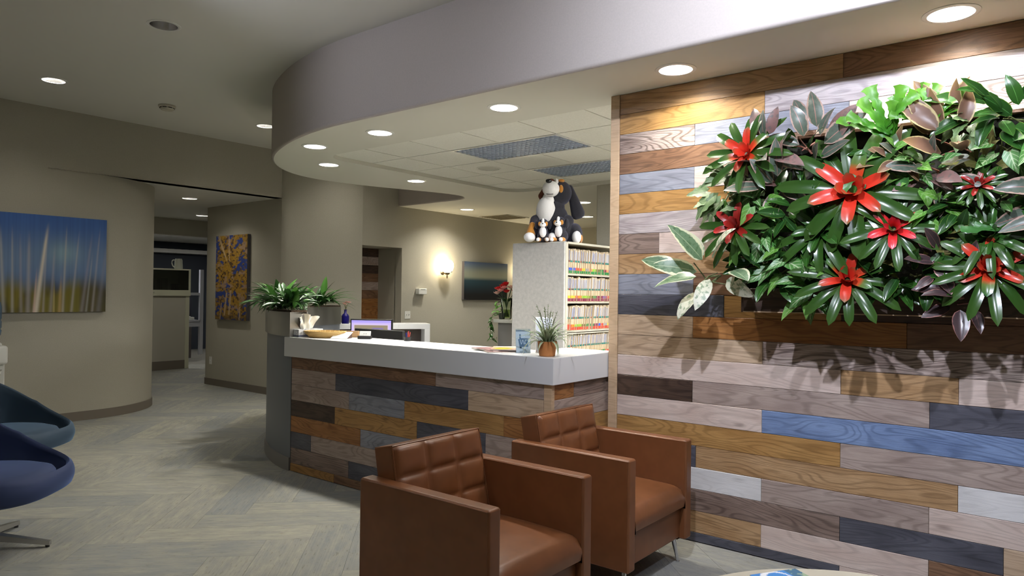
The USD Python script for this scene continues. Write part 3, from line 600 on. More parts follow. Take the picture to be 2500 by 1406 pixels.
# ------------------------------------------------------------------ living wall
def leafmat(name, along, edge=None, vein=None, lateral=None, rough=0.32, mottle=None, trans=0.14):
    """along: ramp from leaf base to tip; edge: (colour, start, raggedness); vein: (colour, width); lateral: (colour, amount, count); mottle: (colour, amount)"""
    nodes = {'u': ('uvmap', {'attribute': 'st'}), 's': ('separate_xyz', {}), 'r': ('rgb_ramp', {'ramp': along}), 'h': ('math', {'math_type': 'subtract', 'value2': 0.5}), 'a': ('math', {'math_type': 'absolute'}),
             'd': ('math', {'math_type': 'multiply', 'value2': 2.0}), 'g': ('texture_coordinate', {}), 'n': ('noise_texture', {'scale': 45.0, 'detail': 3.0}), 'p': ('principled_bsdf', {'roughness': rough, 'specular_ior_level': 0.5}),
             'tl': ('translucent_bsdf', {}), 'mx': ('mix_closure', {'fac': trans})}
    links = [('u.UV', 's.vector'), ('s.y', 'r.fac'), ('s.x', 'h.value1'), ('h.value', 'a.value1'), ('a.value', 'd.value1'), ('g.object', 'n.vector')]
    col = 'r.color'
    if mottle:
        nodes |= {'mm': ('map_range', {'from_min': 0.5, 'from_max': 0.62, 'to_min': 0, 'to_max': mottle[1], 'clamp': True}), 'cm': ('mix_color', {'b': mottle[0]})}
        links += [('n.fac', 'mm.value'), (col, 'cm.a'), ('mm.result', 'cm.fac')]; col = 'cm.result'
    if lateral:
        nodes |= {'l1': ('math', {'math_type': 'multiply', 'value2': lateral[2] * 6.283}), 'l2': ('math', {'math_type': 'multiply_add', 'value2': -lateral[2] * 2.2}), 'l3': ('math', {'math_type': 'sine'}),
                  'l4': ('map_range', {'from_min': 0.55, 'from_max': 1.0, 'to_min': 0, 'to_max': lateral[1], 'clamp': True}), 'cl': ('mix_color', {'b': lateral[0]})}
        links += [('s.y', 'l1.value1'), ('d.value', 'l2.value1'), ('l1.value', 'l2.value3'), ('l2.value', 'l3.value1'), ('l3.value', 'l4.value'), (col, 'cl.a'), ('l4.result', 'cl.fac')]; col = 'cl.result'
    if vein:
        nodes |= {'v4': ('map_range', {'from_min': vein[1], 'from_max': vein[1] * .4, 'to_min': 0, 'to_max': 0.9, 'clamp': True}), 'cv': ('mix_color', {'b': vein[0]})}
        links += [('d.value', 'v4.value'), (col, 'cv.a'), ('v4.result', 'cv.fac')]; col = 'cv.result'
    if edge:
        nodes |= {'e1': ('math', {'math_type': 'multiply_add', 'value2': edge[2]}), 'e2': ('map_range', {'from_min': edge[1] + edge[2] * .5, 'from_max': edge[1] + edge[2] * .5 + .10, 'to_min': 0, 'to_max': 1, 'clamp': True}), 'ce': ('mix_color', {'b': edge[0]})}
        links += [('n.fac', 'e1.value1'), ('d.value', 'e1.value3'), ('e1.value', 'e2.value'), (col, 'ce.a'), ('e2.result', 'ce.fac')]; col = 'ce.result'
    links += [(col, 'p.base_color'), (col, 'tl.color'), ('p.BSDF', 'mx.closure1'), ('tl.BSDF', 'mx.closure2')]
    return usdkit.material(stage, L + name, nodes, links, surface='mx.closure')
G1, G2, G3 = (0.012, 0.046, 0.009), (0.017, 0.062, 0.010), (0.028, 0.092, 0.012)
LM = dict(
    bromgreen=leafmat('leaf_brom_green', [(0, (0.035, 0.07, 0.010)), (.5, (0.022, 0.068, 0.009)), (1, (0.04, 0.09, 0.016))], rough=.24),
    bromred=leafmat('leaf_brom_red', [(0, (0.55, 0.025, 0.012)), (.62, (0.58, 0.035, 0.016)), (.85, (0.42, 0.05, 0.02)), (1, (0.16, 0.14, 0.05))], rough=.28),
    bromhalf=leafmat('leaf_brom_half', [(0, (0.55, 0.03, 0.012)), (.45, (0.50, 0.05, 0.015)), (.62, (0.10, 0.15, 0.03)), (1, (0.035, 0.13, 0.035))], rough=.26),
    bromdark=leafmat('leaf_brom_dark', [(0, (0.20, 0.012, 0.008)), (.7, (0.26, 0.015, 0.010)), (1, (0.50, 0.03, 0.03))], rough=.3),
    brombright=leafmat('leaf_brom_bright', [(0, (0.40, 0.012, 0.012)), (.5, (0.62, 0.02, 0.022)), (1, (0.52, 0.02, 0.04))], rough=.28),
    fern=leafmat('leaf_fern', [(0, (0.03, 0.15, 0.010)), (.5, (0.065, 0.25, 0.016)), (1, (0.11, 0.30, 0.03))], rough=.38, trans=.22),
    ferndroop=leafmat('leaf_fern_deep', [(0, (0.025, 0.11, 0.016)), (1, (0.06, 0.19, 0.045))], rough=.38, trans=.22),
    varieg=leafmat('leaf_variegated', [(0, (0.12, 0.20, 0.10)), (1, (0.15, 0.24, 0.13))], edge=((0.68, 0.68, 0.44), .70, .5), mottle=((0.06, 0.13, 0.05), .8), vein=((0.35, 0.42, 0.25), .06), rough=.35),
    cream=leafmat('leaf_cream', [(0, (0.60, 0.60, 0.42)), (1, (0.72, 0.70, 0.55))], mottle=((0.16, 0.24, 0.12), .85), rough=.4),
    ruby=leafmat('leaf_ruby', [(0, (0.07, 0.095, 0.065)), (1, (0.10, 0.12, 0.095))], edge=((0.36, 0.24, 0.19), .76, .5), mottle=((0.06, 0.085, 0.06), .8), vein=((0.35, 0.16, 0.13), .06), rough=.33),
    pink=leafmat('leaf_pink', [(0, (0.17, 0.09, 0.08)), (1, (0.22, 0.13, 0.115))], mottle=((0.10, 0.09, 0.08), .8), rough=.36),
    bronze=leafmat('leaf_bronze', [(0, (0.13, 0.075, 0.045)), (.6, (0.16, 0.085, 0.055)), (1, (0.22, 0.13, 0.05))], edge=((0.42, 0.34, 0.16), .80, .3), rough=.36),
    bronze2=leafmat('leaf_bronze_green', [(0, (0.07, 0.085, 0.05)), (1, (0.11, 0.12, 0.08))], edge=((0.45, 0.35, 0.22), .78, .35), rough=.34),
    burgundy=leafmat('leaf_burgundy', [(0, (0.045, 0.028, 0.03)), (1, (0.075, 0.05, 0.05))], edge=((0.28, 0.13, 0.11), .82, .4), vein=((0.18, 0.09, 0.08), .05), rough=.25),
    lime=leafmat('leaf_lime', [(0, (0.09, 0.26, 0.03)), (1, (0.15, 0.34, 0.05))], vein=((0.30, 0.45, 0.18), .10), lateral=((0.27, 0.42, 0.16), .55, 4), rough=.42, trans=.25),
    syng=leafmat('leaf_arrowhead', [(0, (0.07, 0.20, 0.04)), (1, (0.06, 0.19, 0.035))], vein=((0.40, 0.50, 0.28), .14), lateral=((0.36, 0.46, 0.25), .75, 5), edge=((0.06, 0.20, 0.04), .80, .3), rough=.4, trans=.2),
    dusty=leafmat('leaf_dusty', [(0, (0.09, 0.16, 0.05)), (1, (0.15, 0.23, 0.09))], vein=((0.05, 0.09, 0.03), .08), lateral=((0.06, 0.10, 0.04), .5, 4), rough=.5, mottle=((0.20, 0.26, 0.13), .5)),
    olive=leafmat('leaf_olive', [(0, (0.10, 0.10, 0.025)), (1, (0.20, 0.19, 0.05))], mottle=((0.11, 0.06, 0.03), .6), vein=((0.22, 0.20, 0.08), .07), rough=.38),
    dark=leafmat('leaf_dark', [(0, G1), (1, G2)], edge=((0.14, 0.26, 0.03), .90, .12), vein=((0.05, 0.15, 0.04), .07), rough=.2),
    dark2=leafmat('leaf_mid', [(0, G2), (1, G3)], vein=((0.08, 0.22, 0.05), .06), rough=.24),
    magenta=leafmat('leaf_magenta', [(0, (0.30, 0.02, 0.16)), (1, (0.42, 0.03, 0.25))], rough=.35))
stem_mat = plain('stem', (0.12, 0.14, 0.05), 0.5); stem_red = plain('stem_red', (0.25, 0.10, 0.07), 0.5)
def leaf(Ln, Wd, kind='ovate', droop=0.5, fold=0.25, twist=0.0, wave=0.0, n=9, m=4, stalk=0.0):
    """a leaf from the origin along +x, face up; returns mesh and uv"""
    s = np.linspace(0, 1, n + 1); q = np.linspace(-1, 1, m + 1)
    if kind == 'strap': w = (0.70 + 0.42 * np.sin(PI * np.clip(s * .9, 0, 1))) * np.sqrt(np.clip(1 - np.clip((s - .80) / .2, 0, 1) ** 2.2, 0.004, 1)); 
    elif kind == 'ovate': w = np.sin(PI * np.clip(s, 0, 1) ** .82) ** .75 * (1 - .12 * s)
    elif kind == 'lance': w = np.sin(PI * s ** .72) ** .95
    elif kind == 'heart': w = np.interp(s, [0, .06, .18, .3, .5, .75, .92, 1], [.55, .95, 1.0, .93, .70, .38, .10, 0.0])
    elif kind == 'ivy': w = np.interp(s, [0, .08, .22, .34, .46, .60, .78, 1], [.35, .8, 1.0, .62, .80, .42, .30, 0.0])
    elif kind == 'crest': w = (.55 + .45 * s) * (1 + .22 * np.sin(s * 34)) * np.where(s > .86, 1.5, 1.0) * np.where(s > .985, .35, 1)
    w = np.maximum(w, .012) * Wd / 2
    ang = -droop * s ** 1.3; ds = Ln / n
    X = np.r_[0, np.cumsum(np.cos((ang[1:] + ang[:-1]) / 2) * ds)]; Z = np.r_[0, np.cumsum(np.sin((ang[1:] + ang[:-1]) / 2) * ds)]
    if kind in ('heart', 'ivy'):    # basal lobes reach back behind the stalk
        back = np.interp(s, [0, .1, .25], [.16, .05, 0]) * Ln
    else: back = np.zeros_like(s)
    P, UV = [], []
    for i in range(n + 1):
        tw = twist * s[i]; ca, sa = math.cos(tw), math.sin(tw)
        for k in q:
            y = k * w[i]; up = fold * abs(y) + wave * Wd * math.sin(s[i] * 19 + k * 2.2) * abs(k)
            yy, uu = y * ca - up * sa, y * sa + up * ca
            P.append((X[i] - back[i] * abs(k) - math.sin(ang[i]) * uu, yy, Z[i] + math.cos(ang[i]) * uu)); UV.append(((k + 1) / 2, s[i]))
    F = []
    for i in range(n):
        for j in range(m):
            a, b, c, d = i * (m + 1) + j, i * (m + 1) + j + 1, (i + 1) * (m + 1) + j + 1, (i + 1) * (m + 1) + j; F += [(a, d, c), (a, c, b)]
    v = np.array(P) + (stalk, 0, 0)
    return trimesh.Trimesh(v, F, process=False), np.array(UV)
def frame(d, up):
    x = np.array(d, float); x /= np.linalg.norm(x); u = np.array(up, float); z = u - x * (u @ x)
    if np.linalg.norm(z) < 1e-4: z = np.array((1.0, 0, 0)) - x * x[0]
    z /= np.linalg.norm(z); y = np.cross(z, x); m = np.eye(4); m[:3, 0], m[:3, 1], m[:3, 2] = x, y, z; return m
def put_leaf(parent, d, up, base, mat, *a, name='leaf', **k):
    m, uv = leaf(*a, **k); M = T(base) @ frame(d, up); m.apply_transform(M)
    part(parent, name, m, mat, smooth=True, uv=uv)
OUT = np.array((0.0, -1.0, 0.0))
def bromeliad(kind, x, y, z, size, label, rng):
    t = thing('bromeliad', label, 'plant', (x, y, z))
    A = np.array((rng.uniform(-.22, .22), -1.0, rng.uniform(.15, .5))); A /= np.linalg.norm(A)
    e1 = np.cross(A, (0, 0, 1.0)); e1 /= np.linalg.norm(e1); e2 = np.cross(A, e1); base = -A * .05
    mats = dict(brom=('bromred', 'bromhalf', 'bromgreen'), bromdark=('bromdark', 'bromdark', 'bromgreen'), brombright=('brombright', 'brombright', 'bromgreen'), bromgreen=('bromgreen', 'dark2', 'bromgreen'))[kind]
    n_in, n_mid, n_out = (5, 6, 14)
    k = 0
    for ring, cnt, th, ln, wd, mt in ((0, n_in, .40, .36, .17, mats[0]), (1, n_mid, .98, .66, .185, mats[1] if kind != 'brom' else None), (2, n_out, 1.30, 1.18, .20, mats[2])):
        for i in range(cnt):
            ph = (i + .37 * ring + rng.uniform(-.12, .12)) / cnt * 2 * PI; ths = th + rng.uniform(-.12, .14)
            r = e1 * math.cos(ph) + e2 * math.sin(ph); d = A * math.cos(ths) + r * math.sin(ths)
            if ring == 2 and (t_ := (y + d[1] * size * ln)) > 3.80: d = d + OUT * .35
            mm = mt or ('bromred' if rng.random() < .55 else 'bromhalf')
            put_leaf(t, d, A * math.sin(ths) - r * math.cos(ths), tuple(base + r * .012), LM[mm], size * ln * rng.uniform(.88, 1.1), size * wd * rng.uniform(.9, 1.15), 'strap', droop=rng.uniform(.35, .8) if ring else .15, fold=.28, n=8, m=4)
    part(t, 'stem', tube([(0, .10, -.02), tuple(base - A * .015)], [.016, .012], 8), stem_mat)
def spray(kind, x, y, z, size, label, rng):
    """stems with leaves: rubber plants, vines and filler plants"""
    spec = dict(varieg=('ovate', 1.25, .46, 10, 'varieg', 'cream', 'rubber_plant'), ruby=('ovate', 1.2, .44, 9, 'ruby', 'pink', 'rubber_plant'), bronze=('ovate', 1.3, .44, 10, 'bronze', 'bronze2', 'rubber_plant'),
                burgundy=('ovate', 1.2, .46, 8, 'burgundy', 'burgundy', 'rubber_plant'), lime=('heart', .72, .60, 13, 'lime', 'syng', 'arrowhead_vine'), syng=('heart', .80, .58, 12, 'syng', 'lime', 'arrowhead_vine'),
                dusty=('ivy', .85, .80, 11, 'dusty', 'dusty', 'ivy'), olive=('ivy', .85, .62, 11, 'olive', 'olive', 'begonia'), dark=('ovate', 1.0, .42, 11, 'dark', 'dark2', 'philodendron'))[kind]
    shape, lf, wf, cnt, ma, mb, nm = spec
    t = thing(nm, label, 'plant', (x, y, z))
    for i in range(cnt):
        ph = rng.uniform(0, 2 * PI); rr = math.sqrt(rng.random()) * size * .72
        off = np.array((math.cos(ph) * rr, -rng.uniform(.0, .10) - .03 * (1 - rr / size), math.sin(ph) * rr * .85))
        d = np.array((math.cos(ph) * .9 + rng.uniform(-.4, .4), -rng.uniform(.25, .9), math.sin(ph) * .75 + rng.uniform(-.45, .35)))
        if kind in ('ruby', 'bronze') and z > 2.15: d += (0, .2, .7); off[2] += .02
        if kind in ('lime', 'syng', 'dusty'): d += (0, 0, -.45)
        if kind == 'dark' and z < 1.55: d += (0, -.2, -.45); off[2] = off[2] * .5 + .03
        d /= np.linalg.norm(d); up = OUT * .9 + np.array((rng.uniform(-.45, .45), 0, rng.uniform(.2, .9)))
        ln = size * lf * rng.uniform(.75, 1.15)
        put_leaf(t, d, up, tuple(off), LM[ma if rng.random() < .72 else mb], ln, ln * wf * rng.uniform(.88, 1.12), shape, droop=rng.uniform(.1, .9), fold=rng.uniform(.05, .35), twist=rng.uniform(-.5, .5), wave=.03 if kind in ('dusty', 'olive', 'dark') else .01, n=8, m=4)
    st = [tube([(0, .08, 0), (rng.uniform(-1, 1) * size * .3, .02, rng.uniform(-.6, .6) * size * .4), (rng.uniform(-1, 1) * size * .55, -.04, rng.uniform(-.8, .8) * size * .5)], [.006, .005, .003], 6) for _ in range(4)]
    part(t, 'stem', cat(st), stem_red if kind in ('ruby', 'bronze', 'burgundy') else stem_mat)
def fern(kind, x, y, z, size, label, rng):
    t = thing('fern', label, 'plant', (x, y, z)); size *= .98
    cnt = 11 if kind == 'fern' else 13
    for i in range(cnt):
        ph = rng.uniform(.15, PI - .15) if kind == 'fern' else rng.uniform(PI * .85, PI * 2.15)
        d = np.array((math.cos(ph) * .75, -rng.uniform(.15, .7), math.sin(ph) * (1.0 if kind == 'fern' else .8))); d /= np.linalg.norm(d)
        up = OUT + np.array((rng.uniform(-.4, .4), 0, .3)); ln = size * rng.uniform(.8, 1.3)
        put_leaf(t, d, up, (rng.uniform(-.03, .03), -rng.uniform(0, .04), rng.uniform(-.03, .02)), LM[kind], ln, ln * .19, 'crest', droop=rng.uniform(.2, .8), fold=.22, twist=rng.uniform(-.6, .6), wave=.10, n=22, m=4, name='frond')
    part(t, 'stem', tube([(0, .09, -.02), (0, 0, 0)], [.012, .014], 8), stem_mat)
lw = thing('living_wall_planter', 'dark plank planter box on the reclaimed wood wall, filled with the hanging plants', 'planter')
part(lw, 'front_board', bx(-1.415, 1.25, 3.786, 3.80, 1.372, 1.500, .0015), W['dark'])
part(lw, 'bottom_board', bx(-1.415, 1.25, 3.80, 3.970, 1.372, 1.386), W['brown'])
part(lw, 'end_board', bx(-1.429, -1.415, 3.79, 3.970, 1.372, 2.28), W['dark'])
part(lw, 'end_board', bx(1.25, 1.264, 3.79, 3.970, 1.372, 2.28), W['dark'])
part(lw, 'top_board', bx(-1.429, 1.264, 3.80, 3.970, 2.28, 2.294), W['brown'])
part(lw, 'edge_strip', bx(-1.416, 1.25, 3.783, 3.788, 1.3725, 1.378), W['trim'], label='thin pale strip along the bottom edge')
part(lw, 'growing_felt', bx(-1.415, 1.25, 3.84, 3.96, 1.386, 2.28), speckle('felt', [(0.3, (0.008, 0.009, 0.006)), (0.7, (0.03, 0.028, 0.018))], nscale=50, rough=0.95, bump=0.5))
PLANTS = [
 ('brom', np.float64(-1.368), 3.7, np.float64(2.22), np.float64(0.2), 'red centred bromeliad at the upper left corner of the living wall'),
 ('brom', np.float64(-0.84), 3.7, np.float64(1.981), np.float64(0.297), 'largest orange red bromeliad, upper middle of the living wall'),
 ('bromdark', np.float64(-1.42), 3.7, np.float64(1.84), np.float64(0.186), 'dark red bromeliad on the left edge with one leaf pointing left'),
 ('brombright', np.float64(-0.655), 3.68, np.float64(1.792), np.float64(0.175), 'bright scarlet bromeliad with an open cup in the middle of the living wall'),
 ('brom', np.float64(-0.855), 3.7, np.float64(1.565), np.float64(0.208), 'red and green bromeliad low in the living wall, left of centre'),
 ('brom', np.float64(-0.289), 3.7, np.float64(1.604), np.float64(0.204), 'orange red bromeliad near the lower right of the living wall'),
 ('bromdark', np.float64(-0.336), 3.7, np.float64(1.975), np.float64(0.099), 'small crimson bromeliad half hidden at the right of the living wall'),
 ('bromgreen', np.float64(-1.0), 3.72, np.float64(1.804), np.float64(0.204), 'green rosette bromeliad without red, left of the scarlet one'),
 ('bromgreen', np.float64(-0.302), 3.72, np.float64(1.752), np.float64(0.17), 'glossy green rosette above the lower right bromeliad'),
 ('fern', np.float64(-0.7), 3.72, np.float64(2.228), np.float64(0.203), 'bright green crested fern standing up at the top of the living wall'),
 ('fern', np.float64(-0.54), 3.72, np.float64(2.263), np.float64(0.15), 'light green fern just right of the tallest crested fern'),
 ('ferndroop', np.float64(-0.22), 3.7, np.float64(1.792), np.float64(0.193), 'drooping green fern at the right edge of the living wall'),
 ('ferndroop', np.float64(-0.783), 3.7, np.float64(2.098), np.float64(0.186), 'pale green fern hanging above the largest bromeliad'),
 ('varieg', np.float64(-1.551), 3.72, np.float64(1.571), np.float64(0.202), 'cream edged rubber plant leaning out of the lower left corner'),
 ('ruby', np.float64(-1.071), 3.75, np.float64(2.282), np.float64(0.198), 'dusky pink rubber plant rising at the top left of the living wall'),
 ('ruby', np.float64(-1.267), 3.75, np.float64(2.275), np.float64(0.162), 'grey pink rubber plant beside the upper left bromeliad'),
 ('bronze', np.float64(-0.439), 3.75, np.float64(2.236), np.float64(0.195), 'bronze leaved rubber plant at the top right of the living wall'),
 ('bronze', np.float64(-0.653), 3.75, np.float64(2.169), np.float64(0.116), 'bronze rubber sprig below the crested fern'),
 ('ruby', np.float64(-1.202), 3.75, np.float64(2.032), np.float64(0.149), 'dark pink veined rubber plant under the top left group'),
 ('ruby', np.float64(-0.526), 3.75, np.float64(2.021), np.float64(0.132), 'rubber plant with dull pink margins beside the lime green vine'),
 ('burgundy', np.float64(-0.379), 3.75, np.float64(1.472), np.float64(0.137), 'burgundy leaved rubber plant hanging from the bottom edge'),
 ('burgundy', np.float64(-0.499), 3.75, np.float64(1.624), np.float64(0.113), 'dark purple rubber sprig above the burgundy one'),
 ('lime', np.float64(-0.559), 3.75, np.float64(2.034), np.float64(0.142), 'lime green arrowhead vine in the upper middle'),
 ('lime', np.float64(-0.661), 3.75, np.float64(2.121), np.float64(0.107), 'small pale arrowhead vine below the crested fern'),
 ('lime', np.float64(-0.5), 3.75, np.float64(1.868), np.float64(0.116), 'lime arrowhead vine right of the scarlet bromeliad'),
 ('syng', np.float64(-1.295), 3.75, np.float64(1.78), np.float64(0.152), 'white veined arrowhead plant left of centre'),
 ('syng', np.float64(-1.157), 3.75, np.float64(1.636), np.float64(0.152), 'pale veined arrowhead plant above the bottom edge, left'),
 ('syng', np.float64(-1.318), 3.75, np.float64(1.944), np.float64(0.12), 'bright arrowhead plant under the dusty green leaves'),
 ('syng', np.float64(-1.044), 3.75, np.float64(1.479), np.float64(0.145), 'arrowhead vine trailing below the planter edge'),
 ('syng', np.float64(-0.232), 3.75, np.float64(2.11), np.float64(0.125), 'yellow green arrowhead plant near the right edge'),
 ('dusty', np.float64(-1.509), 3.75, np.float64(2.002), np.float64(0.161), 'dusty green ivy leaved plant on the left edge'),
 ('dusty', np.float64(-1.373), 3.75, np.float64(1.948), np.float64(0.132), 'grey green begonia beside the left edge ivy'),
 ('dusty', np.float64(-1.442), 3.75, np.float64(2.097), np.float64(0.122), 'dusty green plant under the upper left bromeliad'),
 ('dusty', np.float64(-0.391), 3.75, np.float64(2.248), np.float64(0.11), 'light green ivy at the top right'),
 ('olive', np.float64(-0.5), 3.75, np.float64(1.737), np.float64(0.122), 'olive brown leaved plant right of the scarlet bromeliad'),
 ('olive', np.float64(-0.782), 3.75, np.float64(1.709), np.float64(0.129), 'olive mottled plant below the largest bromeliad'),
 ('olive', np.float64(-0.329), 3.75, np.float64(2.057), np.float64(0.127), 'olive leaved plant beside the small crimson bromeliad'),
 ('olive', np.float64(-0.719), 3.75, np.float64(1.628), np.float64(0.098), 'brown spotted plant under the scarlet bromeliad'),
 ('dark', np.float64(-1.218), 3.75, np.float64(1.509), np.float64(0.171), 'dark glossy plant at the bottom left of the living wall'),
 ('dark', np.float64(-0.726), 3.75, np.float64(1.442), np.float64(0.157), 'dark glossy plant hanging over the bottom edge, centre'),
 ('dark', np.float64(-0.58), 3.75, np.float64(1.483), np.float64(0.171), 'broad dark green plant with yellow edges on the bottom edge'),
 ('dark', np.float64(-1.131), 3.75, np.float64(2.173), np.float64(0.158), 'dark green plant between the top rubber plants'),
 ('dark', np.float64(-1.118), 3.75, np.float64(1.888), np.float64(0.147), 'deep green plant left of the green rosette'),
 ('dark', np.float64(-0.27), 3.75, np.float64(2.285), np.float64(0.171), 'arching dark green plant at the top right corner'),
 ('dark', np.float64(-0.197), 3.75, np.float64(2.221), np.float64(0.15), 'dark green plant at the right frame edge'),
 ('dark', np.float64(-0.435), 3.75, np.float64(1.697), np.float64(0.139), 'deep green plant in the middle right'),
 ('dark', np.float64(-1.326), 3.75, np.float64(1.639), np.float64(0.13), 'dark green plant right of the cream edged rubber plant'),
 ('dark', np.float64(-0.207), 3.75, np.float64(1.513), np.float64(0.142), 'dark green plant at the lower right frame edge'),
 ('dark', np.float64(-0.828), 3.75, np.float64(1.83), np.float64(0.14), 'deep green plant behind the scarlet bromeliad'),
 ('dark', np.float64(-1.097), 3.75, np.float64(1.74), np.float64(0.126), 'small dark green plant in the centre left'),
 ('dark', np.float64(-0.268), 3.75, np.float64(1.907), np.float64(0.126), 'dark green plant right of the crimson bromeliad'),
 ('dark', np.float64(-0.962), 3.75, np.float64(2.144), np.float64(0.123), 'dark green plant behind the top fern'),
 ('dark', np.float64(-0.405), 3.75, np.float64(1.881), np.float64(0.129), 'deep shade plant between the lime vine and crimson bromeliad'),
]
for i, (k, x, y, z, s, lb) in enumerate(PLANTS):
    if k in ('ruby', 'bronze') and z > 2.1: z -= .075; s *= .86
    if k == 'dark' and z < 1.56: z += .06; s *= .85
    (bromeliad if k.startswith('brom') else fern if k.startswith('fern') else spray)(k, x, y + (.045 if k in ('dark', 'olive', 'dusty') else -.08 if k.startswith('brom') else .05 if k == 'ferndroop' else 0), z, s, lb, random.Random(100 + i))
BEYOND = [f'{a} plant of the living wall beyond the right frame edge, {b}' for b in ('upper row', 'lower row', 'middle row') for a in ('first', 'second', 'third', 'fourth', 'fifth', 'sixth', 'seventh')]
# beyond the right frame edge the planting goes on
for i in range(21):
    r_ = random.Random(500 + i); k = r_.choice(['dark', 'dark', 'ruby', 'lime', 'olive', 'brom'])
    (bromeliad if k == 'brom' else spray)(k, 0.02 + .17 * (i % 7), 3.74, (2.10, 1.62, 1.86)[i // 7], .20, BEYOND[i], r_)
# ------------------------------------------------------------------ file shelf, charts, plush dogs
fs = thing('file_shelf', 'tall open chart shelf with a pale grey textured end panel behind the counter', 'shelf')
panel_mat = speckle('panel_cloth', [(0.35, (0.42, 0.41, 0.385)), (0.65, (0.49, 0.48, 0.45))], nscale=28, rough=0.85, bump=0.25)
shelf_metal = plain('shelf_metal', (0.42, 0.40, 0.33), 0.45)
FX0, FX1, FY0, FY1 = -4.313, -3.694, 5.40, 6.95
part(fs, 'end_panel', rbox(FX0, FX1, FY0, FY0 + .045, 0, 1.948, .012), panel_mat, smooth=40)
part(fs, 'edge_post', bx(FX1 - .004, FX1 + .006, FY0 + .012, FY0 + .05, 0, 1.942, .002), shelf_metal)
part(fs, 'end_panel', bx(FX0, FX1, FY1 - .03, FY1, 0, 1.945), panel_mat)
part(fs, 'back_panel', bx(FX0, FX0 + .02, FY0 + .045, FY1 - .03, 0, 1.94), shelf_metal)
part(fs, 'divider_panel', bx(-4.03, -4.015, FY0 + .045, FY1 - .03, 0.05, 1.93), plain('shelf_inner', (0.16, 0.13, 0.10), 0.7))
part(fs, 'top_shelf', bx(FX0, FX1 + .004, FY0 + .045, FY1, 1.928, 1.948), shelf_metal)
SH = [1.650, 1.388, 1.118, 0.856]
for z in SH + [0.59, 0.32, 0.06]: part(fs, 'shelf_board', bx(FX0 + .02, FX1 + .002, FY0 + .046, FY1 - .03, z - .016, z, .002), shelf_metal)
part(fs, 'pull_shelf', bx(FX0 + .3, FX1 + .006, FY0 + .046, FY1 - .03, 1.118 - .035, 1.118 - .022, .002), shelf_metal)
manila = [plain(f'manila_{k}', c, 0.8) for k, c in enumerate([(0.50, 0.40, 0.26), (0.46, 0.36, 0.225), (0.55, 0.46, 0.325)])]
tabs = [plain(f'tab_{k}', c, 0.6) for k, c in enumerate([(0.26, 0.275, 0.36), (0.40, 0.385, 0.37), (0.15, 0.175, 0.29), (0.46, 0.44, 0.43)])]
teal = plain('label_teal', (0.02, 0.17, 0.15), 0.5); wine = plain('label_wine', (0.22, 0.03, 0.03), 0.5)
PC = dict(blue=(0.03, 0.09, 0.55), red=(0.62, 0.06, 0.03), orange=(0.80, 0.22, 0.02), yellow=(0.75, 0.50, 0.03), lime=(0.25, 0.45, 0.04), olive=(0.16, 0.13, 0.03), green=(0.02, 0.20, 0.05), maroon=(0.20, 0.02, 0.06), purple=(0.13, 0.04, 0.30), salmon=(0.75, 0.25, 0.10), grey=(0.3, 0.3, 0.32))
PM = {k: plain('label_' + k, c, 0.45) for k, c in PC.items()}
rows_spec = [(SH[0], 'green', ['blue', 'blue', 'red', 'red', 'yellow', 'grey', 'salmon', 'lime', 'olive', 'green', 'maroon', 'salmon', 'blue', 'red'], 'top'), (SH[1], 'maroon', ['yellow', 'yellow', 'red', 'orange', 'lime', 'lime', 'olive', 'green', 'maroon', 'maroon', 'purple', 'red', 'blue', 'green'], 'second'),
             (SH[2], 'red', ['red', 'orange', 'lime', 'lime', 'olive', 'green', 'maroon', 'blue', 'red', 'grey', 'yellow', 'blue', 'purple', 'red'], 'third'), (SH[3], 'yellow', ['yellow', 'lime', 'orange', 'green', 'maroon', 'blue', 'red', 'lime', 'yellow', 'olive', 'green', 'red', 'blue', 'grey'], 'lowest visible')]
rc = random.Random(9); protos = {}
def make_chart(up, low, v, M, label, group):
    t = thing('chart_folder', label, 'folder', group=group, mat=M)
    hgt = .222 + .006 * v; TH = .0112
    part(t, 'cover', bx(-.235, 0, 0, TH, 0, hgt, .002), manila[v % 3])
    part(t, 'name_tab', bx(-.06, .0022, .0014, TH - .0014, .128, hgt - .012, .001), tabs[v])
    part(t, 'name_band', bx(-.03, .0032, .0008, TH - .0008, .110, .126, .001), teal if v != 2 else wine)
    part(t, 'colour_label', bx(-.03, .0032, .0006, TH - .0006, .033, .058, .001), PM[up], label=f'{up} label')
    part(t, 'colour_label', bx(-.03, .0032, .0006, TH - .0006, .006, .031, .001), PM[low], label=f'{low} label')
    return t
def ordinal(k): return f'{k}' + ('th' if 10 <= k % 100 <= 20 else {1: 'st', 2: 'nd', 3: 'rd'}.get(k % 10, 'th'))
for ri, (z, low, ups, nm) in enumerate(rows_spec):
    y = FY0 + .062; k = 0
    group = f'charts on the {nm} file shelf'; label = ''
    while y < 6.36 and k < 72:
        if ri == 2 and 26 < k < 30: y += .03
        label = f'manila chart folder with {ups[min(len(ups) - 1, k // 5)]} label, {ordinal(k + 1)} from the left on the {nm} file shelf'
        v = rc.choice([0, 0, 1, 1, 2, 3]); up = ups[min(len(ups) - 1, k // 5)]
        lean = (-.06 + rc.uniform(-.02, .02)) if ri < 2 else (-.12 + rc.uniform(-.03, .02)); lean = lean if k > 2 else 0.0
        M = T((FX1 - .012 + rc.uniform(-.010, .008), y, z + .0008)) @ RX(lean)
        if (up, low, v) in protos: dup(protos[up, low, v], label=label, group=group, mat=M)
        else: protos[up, low, v] = make_chart(up, low, v, M, label, group)
        y += .0125; k += 1
